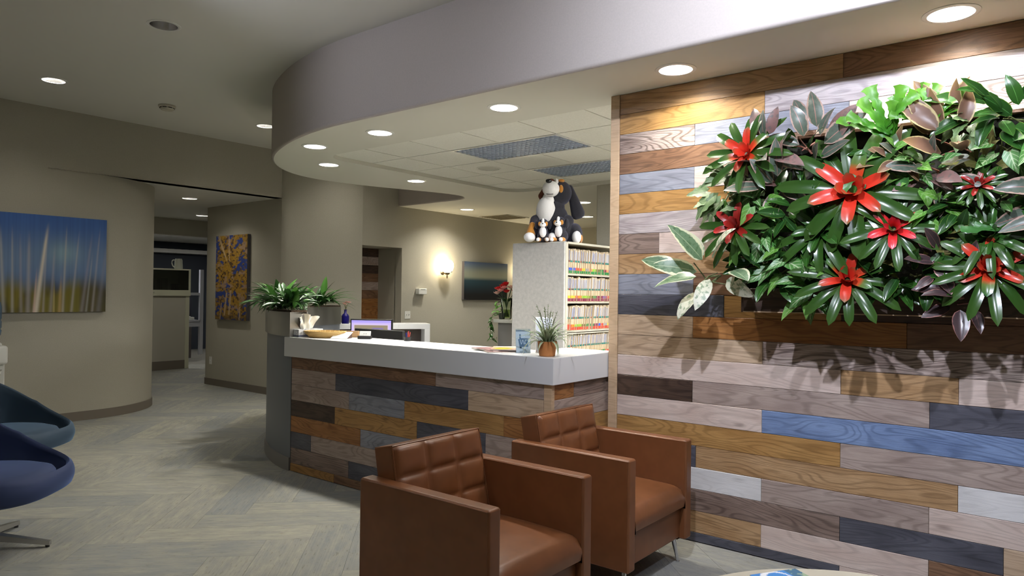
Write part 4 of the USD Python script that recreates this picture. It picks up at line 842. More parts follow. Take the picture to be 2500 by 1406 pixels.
def plush(name, label, loc, parts, rotz=YAW):
    t = thing(name, label, 'plush toy', loc, rotz)
    for nm, m, mt, lb in parts: part(t, nm, m, mt, smooth=70, label=lb)
    return t
fur = dict(black=plain('fur_black', (0.012, 0.012, 0.017), 0.9, sheen_weight=0.5, sheen_tint=(.3, .3, .45), bump=0.5, bscale=220), white=plain('fur_white', (0.78, 0.77, 0.76), 0.9, sheen_weight=0.3, bump=0.5, bscale=220), tan=plain('fur_tan', (0.50, 0.21, 0.025), 0.9, sheen_weight=0.3, bump=0.5, bscale=220), brown=plain('fur_brown', (0.12, 0.03, 0.015), 0.9, bump=0.5, bscale=220))
nose_black = plain('nose_black', (0.01, 0.01, 0.01), 0.25)
B = lambda *m, **k: blend(list(m), k.get('l', .014), k.get('it', 10))
body = B(sph((.0, .03, .13), (.245, .20, .135)), sph((-.01, .02, .24), (.165, .15, .17)), sph((.0, .01, .36), (.115, .11, .13)), sph((.035, .0, .47), (.11, .11, .11)), sph((.06, .01, .50), (.125, .13, .125)),
         hull(sph((-.17, -.06, .22), .055), sph((-.20, -.16, .11), .05)), hull(sph((.14, -.06, .22), .06), sph((.02, -.17, .10), .045)), sph((.215, .0, .10), (.075, .15, .105)))
plush('plush_dog', 'large black and white plush dog sitting on top of the file shelf', (-4.02, 5.665, 1.950), [
    ('body', body, fur['black'], None),
    ('chest', B(sph((-.07, -.055, .31), (.098, .10, .15)), sph((-.045, -.035, .42), (.065, .09, .09))), fur['white'], 'white chest'),
    ('muzzle', B(sph((-.03, -.13, .52), (.083, .09, .078)), sph((-.025, -.07, .52), (.075, .08, .07))), fur['white'], 'white muzzle'),
    ('nose', sph((-.055, -.20, .585), (.03, .02, .02)), nose_black, None),
    ('mouth', tube([(-.075, -.185, .462), (-.045, -.205, .458), (-.012, -.19, .462)], .003, 6), nose_black, None),
    ('forehead_stripe', sph((.025, -.075, .60), (.022, .05, .028)), fur['white'], 'white stripe'),
    ('brow', sph((-.025, -.075, .607), (.030, .04, .020)), fur['brown'], 'brown brow patch'), ('brow', sph((.075, -.06, .610), (.032, .05, .018)), fur['tan'], 'tan brow patch'),
    ('cheek', sph((.068, -.102, .523), (.024, .035, .042)), fur['tan'], 'tan cheek patch'), 
    ('ear', B(hull(sph((.165, .02, .555), .028), sph((.225, .0, .40), .042), sph((.255, -.01, .305), .055), sph((.225, -.01, .285), .045))), fur['black'], 'long hanging ear'),
    ('ear', hull(sph((-.085, .02, .53), .025), sph((-.112, .01, .47), .034), sph((-.105, .01, .44), .025)), fur['brown'], None),
    ('front_leg', hull(sph((-.205, -.155, .165), .032), sph((-.222, -.19, .075), .045)), fur['tan'], 'tan left foreleg'),
    ('paw', sph((-.232, -.215, .046), (.056, .07, .046)), fur['white'], None), ('paw', sph((-.018, -.215, .046), (.042, .06, .046)), fur['white'], None),
    ('hind_leg', sph((.262, -.02, .05), (.030, .12, .05)), fur['tan'], 'tan hind leg'), ('hind_paw', sph((.222, -.13, .058), (.045, .06, .062)), fur['white'], None)])
def puppy(label, X, Y, s, turn):
    q = lambda c, r: sph(np.array(c) * s, tuple(np.array(r) * s) if np.ndim(r) else r * s)
    M = T((-4.02, 5.665, 1.950)) @ RZ(YAW) @ np.array([[1, 0, 0, X], [0, 1, 0, Y], [0, 0, 1, 0], [0, 0, 0, 1.0]])
    p = (M @ np.array((0, 0, 0, 1)))[:3]
    return plush('plush_puppy', label, tuple(p), [
        ('body', B(q((0, .03, .05), (.052, .06, .055)), q((0, .005, .09), (.042, .04, .05)), q((0, .0, .155), (.045, .045, .042)), l=.007), fur['black'], None),
        ('chest', q((0, -.030, .082), (.030, .022, .046)), fur['white'], 'white chest'), ('muzzle', q((0, -.045, .142), (.028, .026, .022)), fur['white'], 'white muzzle'),
        ('blaze', q((0, -.036, .172), (.013, .016, .026)), fur['white'], None), ('cheek', q((-.027, -.034, .150), (.014, .014, .020)), fur['tan'], None), ('cheek', q((.027, -.034, .150), (.014, .014, .020)), fur['tan'], None),
        ('nose', q((0, -.071, .149), .0055), nose_black, None), ('ear', q((-.055, .005, .145), (.016, .024, .038)), fur['black'], None), ('ear', q((.055, .005, .145), (.016, .024, .038)), fur['black'], None),
        ('leg', B(q((-.035, -.035, .018), (.022, .045, .018)), l=.006), fur['tan'], None), ('leg', q((.035, -.035, .018), (.022, .045, .018)), fur['tan'], None),
        ('paw', q((-.038, -.075, .016), .016), fur['white'], None), ('paw', q((.038, -.075, .016), .016), fur['white'], None)], rotz=YAW + turn)
puppy('small plush puppy between the big dog paws, left of two', -.105, -.235, 1.12, -.1)
puppy('small plush puppy leaning right beside its twin', .055, -.235, 1.22, -.45)
# ------------------------------------------------------------------ things on the counter
ZK = 1.084
M_R = RZ(YAW)                      # turned to lie square to the picture
def painted(name, rough=0.5):
    if name in made: return made[name]
    made[name] = usdkit.material(stage, L + name, {'a': ('attribute', {'attribute': 'paint'}), 'p': ('principled_bsdf', {'roughness': rough, 'specular_ior_level': 0.35})}, [('a.color', 'p.base_color')], surface='p.BSDF'); return made[name]
def paint_panel(w, h, nx_, nz_, fn):
    """an upright printed sheet in the xz plane facing -y, its colours given per vertex by fn(u, v)"""
    u, v = np.meshgrid(np.linspace(0, 1, nx_), np.linspace(0, 1, nz_), indexing='ij')
    P = np.stack([(u - .5) * w, np.zeros_like(u), v * h], -1); m = strip(P)
    if m.face_normals[0][1] > 0: m.invert()
    return m, np.clip(fn(u, v), 0, 1).reshape(-1, 3)
def part_painted(parent, name, mesh, col, mat, M=None, label=None):
    p = part(parent, name, mesh, mat, mat=M, label=label)
    UsdGeom.PrimvarsAPI(p).CreatePrimvar('paint', Sdf.ValueTypeNames.Color3fArray, UsdGeom.Tokens.vertex).Set(Vt.Vec3fArray.FromNumpy(col.astype(np.float32)))
    return p
def nz(u, v, a, b, seed=0, o=4): return meshkit.fbm(np.stack([u * a, v * b, np.zeros_like(u) + seed * 7.3], -1), o, seed)
mixc = lambda a, b, t: np.asarray(a) * (1 - t[..., None]) + np.asarray(b) * t[..., None]
sst = lambda x, a, b: (lambda t: t * t * (3 - 2 * t))(np.clip((x - a) / (b - a), 0, 1))
print_mat = painted('print_matte', 0.55); print_gloss = painted('print_gloss', 0.25)

t = thing('tissue_box', 'grey patterned tissue box with a tissue pulled up, at the left end of the counter', 'tissue box', (-4.975, 3.525, ZK))
tissue_grey = speckle('tissue_print', [(0.38, (0.24, 0.25, 0.28)), (0.5, (0.50, 0.51, 0.53)), (0.62, (0.72, 0.72, 0.72))], nscale=60, rough=0.6, distortion=1.5)
part(t, 'box', bx(-.052, .052, -.118, .118, 0, .062, .002), tissue_grey); part(t, 'base_band', bx(-.0528, .0528, -.1188, .1188, 0.003, .016), plain('band_navy', (0.09, 0.10, 0.15), .5))
r_ = np.random.default_rng(4); n = 15
uu, vv = np.meshgrid(np.linspace(-1, 1, n), np.linspace(0, 1, n), indexing='ij')
fold_ = .022 * np.sin(uu * 7 + vv * 2) + .012 * np.sin(uu * 13 - vv * 5)
tis = strip(np.stack([fold_ * (.4 + vv), uu * (.045 + .055 * vv), .055 + vv * .125 - .03 * np.abs(uu) ** 2 * vv - .012 * np.sin(uu * 5)], -1))
part(t, 'tissue', tis, plain('tissue_white', (0.80, 0.78, 0.70), .9), smooth=True)

bk = thing('wicker_basket', 'shallow oval woven basket on the counter beside the tissue box', 'basket', (-4.765, 3.545, ZK), .55)
wick = [plain(f'wicker_{k}', c, .6) for k, c in enumerate([(0.52, 0.34, 0.11), (0.60, 0.42, 0.17)])]
aa = np.linspace(0, 2 * PI, 97)
for k in range(8):
    s = k / 7; rx, ry = .125 + .045 * s, .085 + .035 * s
    wv = .0025 * np.sin(aa * 24 + PI * (k % 2))
    part(bk, 'weave_strand', tube(np.column_stack([(rx + wv) * np.cos(aa), (ry + wv) * np.sin(aa), np.full(97, .006 + .044 * s)]), .0042, 6, cap=False), wick[k % 2], smooth=60)
part(bk, 'base', lathe([(0, .002), (1, .002), (1, .006), (0, .006)], 40).apply_transform(SC(.125, .085, 1)), wick[0])
part(bk, 'stakes', cat([tube([(.122 * math.cos(a), .082 * math.sin(a), .004), (.168 * math.cos(a), .118 * math.sin(a), .052)], .003, 5) for a in np.linspace(0, 2 * PI, 24, endpoint=False)]), wick[1])

t = thing('notepad_stand', 'white sloping notice sheet lying in front of the wooden name block', 'notice', (-4.60, 3.585, ZK), YAW - .12)
part(t, 'sheet', moved(bx(-.068, .068, -.075, .075, .0, .003, .0008), T((0, 0, .022)) @ RX(.30)), plain('paper_white', (0.80, 0.80, 0.80), .6))
part(t, 'wedge', hull(np.array([(-.06, -.07, 0), (.06, -.07, 0), (-.06, .07, 0), (.06, .07, 0), (-.06, .07, .040), (.06, .07, .040)])), plain('wedge_dark', (.10, .05, .04), .5))
t = thing('name_block', 'small wooden name block with handwriting on it', 'sign', (-4.645, 3.715, ZK), YAW)
part(t, 'block', bx(-.062, .062, 0, .03, 0, .052, .002), W['oak'])
txt = meshkit.text_mesh('Bill', .020, .0008); txt.apply_translation((-.042, .016, 0)); part(t, 'lettering', moved(txt, T((0, -.0003, 0)) @ RX(PI / 2)), plain('ink_brown', (.06, .02, .01), .6))
t = thing('card_holder', 'black business card holder with white cards near the counter back edge', 'card holder', (-4.425, 3.675, ZK), YAW)
part(t, 'tray', cat(bx(-.052, .052, -.028, .028, 0, .010, .002), bx(-.052, .052, -.030, -.022, 0, .026, .002), bx(-.052, .052, .012, .030, 0, .022, .002)), black_plastic)
part(t, 'card', moved(bx(-.044, .044, -.001, .006, 0, .052), T((0, 0, .012)) @ RX(-.35)), plain('card_white', (.74, .75, .72), .6))
txt = meshkit.text_mesh('Dr. M', .008, .0004); txt.apply_translation((-.014, .026, 0))
part(t, 'card_print', moved(moved(txt, T((0, -.0014, 0)) @ RX(PI / 2)), T((0, 0, .012)) @ RX(-.35)), plain('ink_grey', (.2, .2, .22), .6))
t = thing('pen_cup', 'small dark cup of pens at the back edge of the counter', 'pen cup', (-4.03, 3.765, ZK))
part(t, 'cup', lathe([(0, 0), (.026, 0), (.029, .03), (.026, .03), (.024, .004), (0, .004)], 20), black_plastic, smooth=40)
for k, (c, dx, dy) in enumerate([((.03, .04, .35), -.016, 0), ((.75, .75, .75), -.004, .01), ((.45, .03, .03), .014, -.004), ((.02, .02, .02), .008, .012), ((.5, .06, .05), .02, .008)]):
    part(t, 'pen', tube([(dx * .5, dy * .5, .006), (dx, dy, .062 + .006 * k % .02)], .004, 8), plain(f'pen_{k}', c, .4))
def magazine(loc, rot, label, fn, w=.21, h=.275, th=.006):
    t = thing('magazine', label, 'magazine', loc, rot)
    part(t, 'pages', bx(-w / 2, w / 2, -h / 2, h / 2, 0, th - .0006), plain('page_edges', (.62, .55, .48), .7))
    m, c = paint_panel(w, h, 36, 46, fn); part_painted(t, 'cover', m, c, print_gloss, T((0, -h / 2, th)) @ RX(-PI / 2))
    return t
def cover_a(u, v): c = mixc((.30, .12, .12), (.62, .42, .42), nz(u, v, 5, 7, 1)); return mixc(c, (.16, .07, .06), sst(nz(u, v, 7, 9, 2), .55, .7))
def cover_b(u, v): c = mixc((.62, .30, .22), (.75, .55, .42), nz(u, v, 4, 5, 3)); c = mixc(c, (.55, .52, .05), sst(.35 - np.hypot(u - .35, v - .3), 0, .15)); return mixc(c, (.8, .76, .66), sst(v, .75, .8) * sst(nz(u, v, 8, 8, 4), .4, .5))
magazine((-2.93, 3.545, ZK), .95, 'bottom magazine of the loose pile on the white counter', cover_a); magazine((-2.975, 3.565, ZK + .0065), 1.25, 'middle dark red magazine of the pile on the counter', cover_a); magazine((-2.90, 3.60, ZK + .013), .62, 'top pink and yellow magazine of the pile on the counter', cover_b)

clear = pane('acrylic', (0.93, 0.96, 0.97), 1.3)
t = thing('acrylic_sign', 'small clear acrylic stand with a blue printed card, left of the potted plant', 'sign', (-2.725, 3.535, ZK), YAW + .12)
tilt = T((0, .0, .0)) @ RX(-.24)
part(t, 'stand', cat(moved(bx(-.048, .048, -.004, -.002, 0, .155), tilt), moved(bx(-.048, .048, .002, .004, 0, .155), tilt), bx(-.048, .048, -.002, .06, 0, .003)), clear)
def signcol(u, v):
    c = np.zeros(u.shape + (3,)) + (.70, .75, .79); blk = (u > .25) & (u < .86) & (v > .26) & (v < .64); c[blk] = (.10, .19, .30)
    c[(u > .16) & (u < .40) & (v > .20) & (v < .60) & (u + v * .3 > .33)] = (.11, .20, .31); c[(np.abs(u - .30) < .05) & (v > .55) & (v < .82)] = (.11, .20, .31); c[(v > .93)] = (.22, .28, .34); c[(v < .1) & (np.abs(u - .5) < .25)] = (.45, .5, .56); return c
m, c = paint_panel(.09, .148, 60, 90, signcol); part_painted(t, 'card', m, c, print_mat, tilt)
for ch, x0, w_ in (('W', -.022, 1), ('O', .008, 1)):
    txt = meshkit.text_mesh(ch, .030, .0005); txt.apply_translation((x0, .055, 0)); part(t, 'lettering', moved(txt, tilt @ T((0, -.0006, 0)) @ RX(PI / 2)), plain('sign_ink', (.62, .70, .80), .6))
t = thing('brochure_stand', 'tall white brochure stand half hidden behind the potted plant', 'brochure stand', (-2.635, 3.635, ZK), YAW)
tl2 = RX(-.30)
part(t, 'back', moved(bx(-.055, .055, -.003, .003, 0, .235, .001), tl2), white_plastic); part(t, 'prop', moved(bx(-.03, .03, -.002, .002, 0, .21), T((0, .14, 0)) @ RX(.33)), white_plastic)
def broc(u, v): c = mixc((.36, .38, .42), (.55, .56, .59), nz(u, v, 3, 4, 8)); return mixc(c, (.30, .14, .12), sst(nz(u, v, 5, 6, 9), .60, .66) * (v < .2))
m, c = paint_panel(.10, .22, 30, 50, broc); part_painted(t, 'brochure', m, c, print_gloss, tl2 @ T((0, -.0045, .006)))
t = thing('potted_plant', 'terracotta pot with a wispy grey green plant at the corner of the counter', 'potted plant', (-2.492, 3.468, ZK))
terra = speckle('terracotta', [(0.3, (0.44, 0.165, 0.045)), (0.7, (0.52, 0.21, 0.065))], nscale=20, rough=0.7, bump=0.1)
part(t, 'pot', lathe([(0, 0), (.044, 0), (.048, .004), (.0585, .082), (.060, .088), (.056, .089), (.053, .078), (0, .076)], 48), terra, smooth=40)
part(t, 'soil', lathe([(0, .079), (.03, .080), (.054, .077)], 24), soil_mat)
sage = leafmat('leaf_sage', [(0, (0.26, 0.33, 0.18)), (1, (0.40, 0.46, 0.32))], vein=((0.35, 0.40, 0.28), .10), rough=.5, trans=.2)
sage2 = leafmat('leaf_sage_dark', [(0, (0.15, 0.21, 0.10)), (1, (0.24, 0.30, 0.18))], rough=.5)
rg = random.Random(77)
for k in range(54):
    a = k * 2.4; el = rg.uniform(.35, 1.45); d = (math.cos(a) * math.cos(el), math.sin(a) * math.cos(el), math.sin(el))
    put_leaf(t, d, (-math.cos(a) * math.sin(el), -math.sin(a) * math.sin(el), math.cos(el) + .2), (math.cos(a) * .022, math.sin(a) * .022, .078), sage if rg.random() < .7 else sage2, rg.uniform(.12, .25), rg.uniform(.011, .019), 'lance', droop=rg.uniform(.8, 2.6), fold=.3, n=10, m=2)
for k in range(14):
    a = rg.uniform(0, 2 * PI); hgt = rg.uniform(.14, .24); tip = np.array((math.cos(a) * rg.uniform(.02, .10), math.sin(a) * rg.uniform(.02, .10), .078 + hgt))
    s = part(t, 'stem', tube([(math.cos(a) * .01, math.sin(a) * .01, .078), tip * (.45, .45, 1) - (0, 0, hgt * .45), tip], .0013, 5), stem_mat)
    ms, uvs = [], []
    for j in range(9):
        f = .35 + .65 * j / 9; p = np.array((math.cos(a) * .01, math.sin(a) * .01, .078)) * (1 - f) + tip * f; b_ = rg.uniform(0, 2 * PI)
        m, uv = leaf(rg.uniform(.018, .032), .009, 'lance', droop=.5, n=4, m=2); m.apply_transform(T(p) @ frame((math.cos(b_), math.sin(b_), .5), (0, 0, 1))); ms.append(m); uvs.append(uv)
    part(s, 'leaflets', cat(ms), sage2, smooth=True, uv=np.vstack(uvs))

# ------------------------------------------------------------------ monitors and the back counter's things
def monitor(loc, rot, label, w, h, screen=None, zc=None):
    t = thing('computer_monitor', label, 'monitor', loc, rot)
    part(t, 'housing', rbox(-w / 2, w / 2, 0, .035, zc - h / 2, zc + h / 2, .008), black_plastic, smooth=40)
    part(t, 'stand', cat(bx(-.03, .03, .035, .055, .012, zc), bx(-.12, .12, -.07, .12, 0, .012, .003)), black_plastic)
    if screen is not None:
        m, c = paint_panel(w - .03, h - .03, 90, 60, screen)
        sm = usdkit.material(stage, L + 'screen_glow', {'a': ('attribute', {'attribute': 'paint'}), 'e': ('emission', {'strength': 0.9})}, [('a.color', 'e.color')], surface='e.emission')
        part_painted(t, 'screen', m, c, sm, T((0, -.0012, zc - h / 2 + .015)))
    return t
def ui(u, v):
    c = np.zeros(u.shape + (3,)) + (.46, .38, .95); c[(v < .90)] = (.62, .50, .90); c[(v < .84) & (u > .05) & (u < .94)] = (.70, .58, .78)
    c[(v < .80) & (u > .07) & (u < .92)] = (.33, .27, .18); c[(v < .70) & (u > .52) & (u < .80) & (v > .60)] = (.26, .20, .40); c[(v < .55) & (u > .3) & (u < .5)] = (.30, .24, .30); c[(v < .55) & (u < .25)] = (.72, .30, .55); return c
monitor((-6.06, 5.12, .735), YAW - .10, 'computer monitor with a lit purple window screen on the back counter', .475, .30, ui, zc=.275)
t2 = monitor((-4.71, 4.085, .73), PI + .03, 'black back of a computer monitor behind the counter', .60, .34, None, zc=.235)
t = thing('pink_note', 'pink paper note taped to the left edge of the black monitor back', 'paper note', (-4.965, 4.045, .96), .02)
part(t, 'sheet', bx(-.045, .03, -.001, .0, -.05, .155), plain('note_pink', (.72, .30, .55), .7)); part(t, 'tab', bx(.0, .05, -.002, -.001, .10, .135), plain('note_magenta', (.55, .04, .25), .7))
Pb = lambda x, y, z=1.084: tuple((Mb @ np.array((x, y, z, 1)))[:3])
t = thing('bottle_vase', 'cobalt blue bottle holding a dusty pink flower on the back counter', 'vase', Pb(.16, .06))
cobalt = plain('cobalt_glass', (0.010, 0.008, 0.16), 0.12, transmission_weight=0.35)
part(t, 'bottle', lathe([(0, 0), (.042, 0), (.044, .01), (.044, .085), (.036, .105), (.016, .122), (.015, .155), (.019, .158), (.019, .164), (.0, .164)], 28), cobalt, smooth=50)
for k in range(3): part(t, 'stem', tube([(0, 0, .13), (.01 * (k - 1), .005, .19), (.03 * (k - 1), .01 * k, .225 + .01 * k)], .003, 6), stem_mat)
def bloom(p, r, n, rng, droop=.4):
    ms, us = [], []
    for k in range(n):
        a = k * 2.4; el = 1.35 - 1.25 * k / n; m, uv = leaf(r * (.55 + .5 * k / n), r * .75, 'ovate', droop=-droop, fold=.4, n=4, m=4)
        m.apply_transform(T(p) @ frame((math.cos(a) * math.cos(el), math.sin(a) * math.cos(el), math.sin(el)), (-math.cos(a) * math.sin(el), -math.sin(a) * math.sin(el), math.cos(el) + .2))); ms.append(m); us.append(uv)
    return cat(ms), np.vstack(us)
petal = {k: plain('petal_' + k, c, .6) for k, c in dict(dusty=(.55, .30, .25), red=(.62, .015, .018), pink=(.80, .33, .30), palepink=(.75, .50, .42)).items()}
for k, p in enumerate([(-.03, .0, .222), (.0, .01, .238), (.032, .02, .240), (.01, -.02, .215)]): m, uv = bloom(p, .038, 12, rg); part(t, 'flower_head', m, petal['dusty'], smooth=True)
t = thing('photo_frame', 'small dark photo frame beside the blue bottle', 'photo frame', Pb(.055, .03), YAW)
part(t, 'frame', moved(cat(bx(-.05, .05, 0, .012, 0, .015), bx(-.05, .05, 0, .012, .085, .10), bx(-.05, -.035, 0, .012, .015, .085), bx(.035, .05, 0, .012, .015, .085)), RX(-.2)), black_plastic)
m, c = paint_panel(.072, .072, 20, 20, lambda u, v: mixc((.12, .12, .13), (.4, .4, .42), nz(u, v, 3, 4, 11))); part_painted(t, 'photo', m, c, print_gloss, RX(-.2) @ T((0, .008, .014)))
# side cabinet with the cut flowers and a trailing plant
cab = thing('side_cabinet', 'grey side cabinet with an overhanging pale top left of the file shelf', 'cabinet')
part(cab, 'top', bx(-5.17, -4.45, 6.14, 6.66, 1.128, 1.166, .003), plain('cab_top', (.42, .42, .38), .4)); part(cab, 'body', bx(-5.12, -4.47, 6.17, 6.64, 0, 1.128), plain('cab_body', (.17, .165, .155), .5))
t = thing('flower_vase', 'glass vase of red and pink roses on the side cabinet', 'vase', (-5.045, 6.225, 1.167))
gl = pane('vase_glass', (.88, .93, .86), 1.35)
part(t, 'vase', lathe([(0, .002), (.05, .002), (.055, .02), (.058, .12), (.075, .235), (.072, .235), (.054, .12), (.05, .02), (0, .012)], 32), gl, smooth=50)
part(t, 'water', lathe([(0, .014), (.048, .02), (.052, .11), (0, .11)], 24), pane('water_green', (.70, .80, .50), 1.2), smooth=50)
hd = [(-.13, 0, .34, 'red'), (-.10, .05, .375, 'red'), (-.07, -.05, .345, 'red'), (-.02, 0, .385, 'red'), (.01, -.06, .35, 'pink'), (.05, .02, .355, 'pink'), (.09, -.02, .36, 'palepink'), (.08, .05, .32, 'red'), (-.115, -.03, .29, 'palepink'), (.04, -.05, .31, 'red'), (-.045, .04, .40, 'red'), (-.03, -.07, .32, 'pink')]
for k, (a, b_, c_, cl) in enumerate(hd):
    part(t, 'stem', tube([(-a * .25, -b_ * .25, .03), (a * .2, b_ * .2, .2), (a, b_, c_)], .0035, 6), plain('stem_dark', (.03, .06, .02), .5))
    m, uv = bloom((a, b_, c_ - .01), .062, 16, rg); part(t, 'rose', m, petal[cl], smooth=True, label=cl + ' rose')
for k in range(9):
    a = rg.uniform(0, 2 * PI); put_leaf(t, (math.cos(a), math.sin(a), .9), (-math.cos(a), -math.sin(a), 1), (math.cos(a) * .03, math.sin(a) * .03, .20), LM['dark'], .11, .045, 'ovate', droop=.8, n=6)
t = thing('trailing_plant', 'pale green trailing plant hanging over the left edge of the side cabinet', 'plant', (-5.115, 6.23, 1.167))
part(t, 'pot', lathe([(0, 0), (.03, 0), (.045, .07), (.04, .07), (0, .06)], 24), plain('pot_dark', (.04, .05, .03), .4), smooth=40)
vine = np.array([(-.02, -.02, .07), (-.06, -.07, .06), (-.085, -.095, -.03), (-.085, -.10, -.12), (-.06, -.11, -.20), (-.02, -.11, -.235), (.02, -.11, -.20)])
part(t, 'stem', tube(curve(vine, 24), .003, 6), stem_mat)
for k in range(34):
    if k < 20: a = rg.uniform(PI * .6, PI * 1.9); base_ = (rg.uniform(-.07, .03), rg.uniform(-.07, .02), rg.uniform(.03, .20)); d = (math.cos(a), math.sin(a), rg.uniform(-.5, .6))
    else: base_ = tuple(curve(vine, 24)[min(23, 6 + (k - 20))]); a = rg.uniform(0, 2 * PI); d = (math.cos(a), math.sin(a), -.5)
    put_leaf(t, d, (0, -.5, .8), base_, LM['lime'] if base_[2] > .08 else LM['syng'] if rg.random() < .4 else LM['dark2'], rg.uniform(.05, .085), rg.uniform(.028, .042), 'heart', droop=.7, n=6)
t = thing('glass_goblet', 'small clear glass beside the rose vase', 'glass', (-4.905, 6.20, 1.167)); part(t, 'bowl', lathe([(0, .0), (.028, .0), (.006, .008), (.005, .06), (.03, .085), (.034, .13), (.032, .13), (.026, .086), (0, .07)], 24), gl, smooth=50)

# planter foliage: clumps of lance leaves along the trough
peace = leafmat('leaf_peace', [(0, (0.014, 0.050, 0.010)), (1, (0.022, 0.075, 0.014))], vein=((0.04, 0.11, 0.025), .07), rough=.34)
peace2 = leafmat('leaf_peace_light', [(0, (0.05, 0.16, 0.025)), (1, (0.08, 0.22, 0.04))], vein=((0.10, 0.26, 0.06), .07), rough=.3)
clumps = [(3, 'front right end of the trough'), (9, 'trough just left of the desk'), (16, 'left front of the curved trough'), (23, 'outer bend of the trough'), (30, 'middle bend of the trough'), (37, 'back left of the trough'), (45, 'far side of the trough'), (54, 'far end of the trough')]
mid = band(.08, .002, 0, 1)[2]
for ci, (k, where) in enumerate(clumps):
    rr = random.Random(300 + ci); p = mid[k]
    t = thing('peace_lily', 'leafy dark green planter lily at the ' + where, 'plant', (p[0], p[1], 1.29))
    for j in range(40):
        a = rr.uniform(0, 2 * PI); el = rr.uniform(.25, 1.25); ln = rr.uniform(.17, .31); b_ = (rr.uniform(-.05, .05), rr.uniform(-.05, .05), rr.uniform(.0, .06))
        put_leaf(t, (math.cos(a) * math.cos(el), math.sin(a) * math.cos(el), math.sin(el)), (-math.cos(a) * math.sin(el), -math.sin(a) * math.sin(el), math.cos(el) + .25), b_, peace if rr.random() < .8 else peace2, ln, ln * rr.uniform(.17, .25), 'lance', droop=rr.uniform(.5, 1.7), fold=.3, twist=rr.uniform(-.4, .4), n=8, m=4, stalk=.02)
    if ci == 7:
        for j in range(7):
            a = YAW + rr.uniform(-.4, .4); put_leaf(t, (math.cos(a), math.sin(a), rr.uniform(.2, .9)), (0, 0, 1), (0, 0, .02), peace2, rr.uniform(.35, .48), .035, 'lance', droop=.9, fold=.3, n=10, m=4)
        put_leaf(t, (.1, .1, 1), (.6, -.8, 0), (.02, 0, .12), peace2, .22, .075, 'ovate', droop=.1, n=8)
    part(t, 'stems', cat([tube([(rr.uniform(-.04, .04), rr.uniform(-.04, .04), 0), (rr.uniform(-.06, .06), rr.uniform(-.06, .06), .12)], .005, 6) for _ in range(8)]), stem_mat)
# ------------------------------------------------------------------ pictures on the walls
def canvas(name, label, w, h, th, fn, nx_, nz_, M, mat=None):
    t = thing(name, label, 'picture', mat=M)
    part(t, 'stretcher', bx(-w / 2, w / 2, .0008, th, 0, h), plain('canvas_side_' + name, (.06, .055, .06), .7))
    m, c = paint_panel(w, h, nx_, nz_, fn); part_painted(t, 'painted_face', m, c, mat or print_mat); return t
FX = np.array([[0, -1, 0, 0], [1, 0, 0, 0], [0, 0, 1, 0], [0, 0, 0, 1.0]])     # local -y faces world +x, local x runs along world +y
def birches(u, v):
    x = u * 10; c = mixc((.055, .10, .21), (.030, .075, .22), sst(v, .55, 1.0)); c = mixc(c, (.10, .15, .24), np.exp(-((v - .52) / .22) ** 2) * (.35 + .65 * nz(u, v, 7, 2, 1)))
    c = mixc(c, (.15, .23, .28), .8 * np.exp(-((v - .62) / .12) ** 2) * np.exp(-((u - .72) / .10) ** 2))
    streak = nz(u, v * 0 + .5, 60, 1, 2, 5); c = c * (.72 + .55 * streak)[..., None]
    low = sst(.335 + .10 * (nz(u, v * 0, 14, 1, 3) - .5) * 2 - v, -.10, .14); g = mixc((.075, .070, .010), (.15, .115, .012), nz(u, v * 0 + 3, 11, 1, 4)); g = mixc(g, (.025, .022, .008), sst(nz(u, v, 6, 2, 5), .5, .68) * .9)
    g = mixc(g, (.018, .016, .010), sst(u, .80, .86) * .75) * (.7 + .6 * streak)[..., None]; c = mixc(c, g, low)
    for u0, sl, wd, top, amt, col in ((.09, -.02, .012, .86, .5, (.26, .25, .22)), (.37, -.03, .010, .9, .6, (.30, .29, .27)), (.47, -.015, .008, .84, .45, (.24, .22, .24)), (.51, .0, .012, .86, .55, (.28, .26, .26)), (.555, .075, .013, .95, .95, (.42, .38, .32)), (.545, .03, .006, .5, .7, (.40, .28, .24)), (.72, .02, .007, .95, .6, (.30, .28, .26)), (.70, .02, .009, .45, .6, (.33, .22, .10)), (.84, .075, .010, .88, .4, (.24, .21, .24)), (.87, .06, .006, .7, .5, (.26, .26, .25)), (.95, .07, .014, .8, .35, (.18, .17, .19)), (.24, .0, .008, .8, .3, (.2, .2, .22)), (.42, -.01, .007, .9, .55, (.30, .29, .28)), (.60, .02, .006, .8, .5, (.28, .26, .26)), (.645, .03, .009, .75, .45, (.26, .24, .26)), (.775, .05, .007, .9, .5, (.30, .28, .28)), (.91, .05, .007, .95, .45, (.28, .26, .27)), (.665, .0, .005, .4, .6, (.36, .28, .12)), (.02, .0, .02, .8, .3, (.2, .2, .2))):
        d = np.abs(u - u0 - sl * v) / (wd * (1.25 - .7 * v / top).clip(.2, 2)); c = mixc(c, col, amt * np.exp(-d ** 2) * sst(top - v, 0, .25))
    return np.clip(c * 1.7 - .012, 0, 1)
canvas('birch_canvas', 'large blurred blue and yellow birch forest canvas on the left wall', 1.54, 1.03, .045, birches, 330, 90, T((-8.555, 3.38 - .77, 1.20)) @ FX)
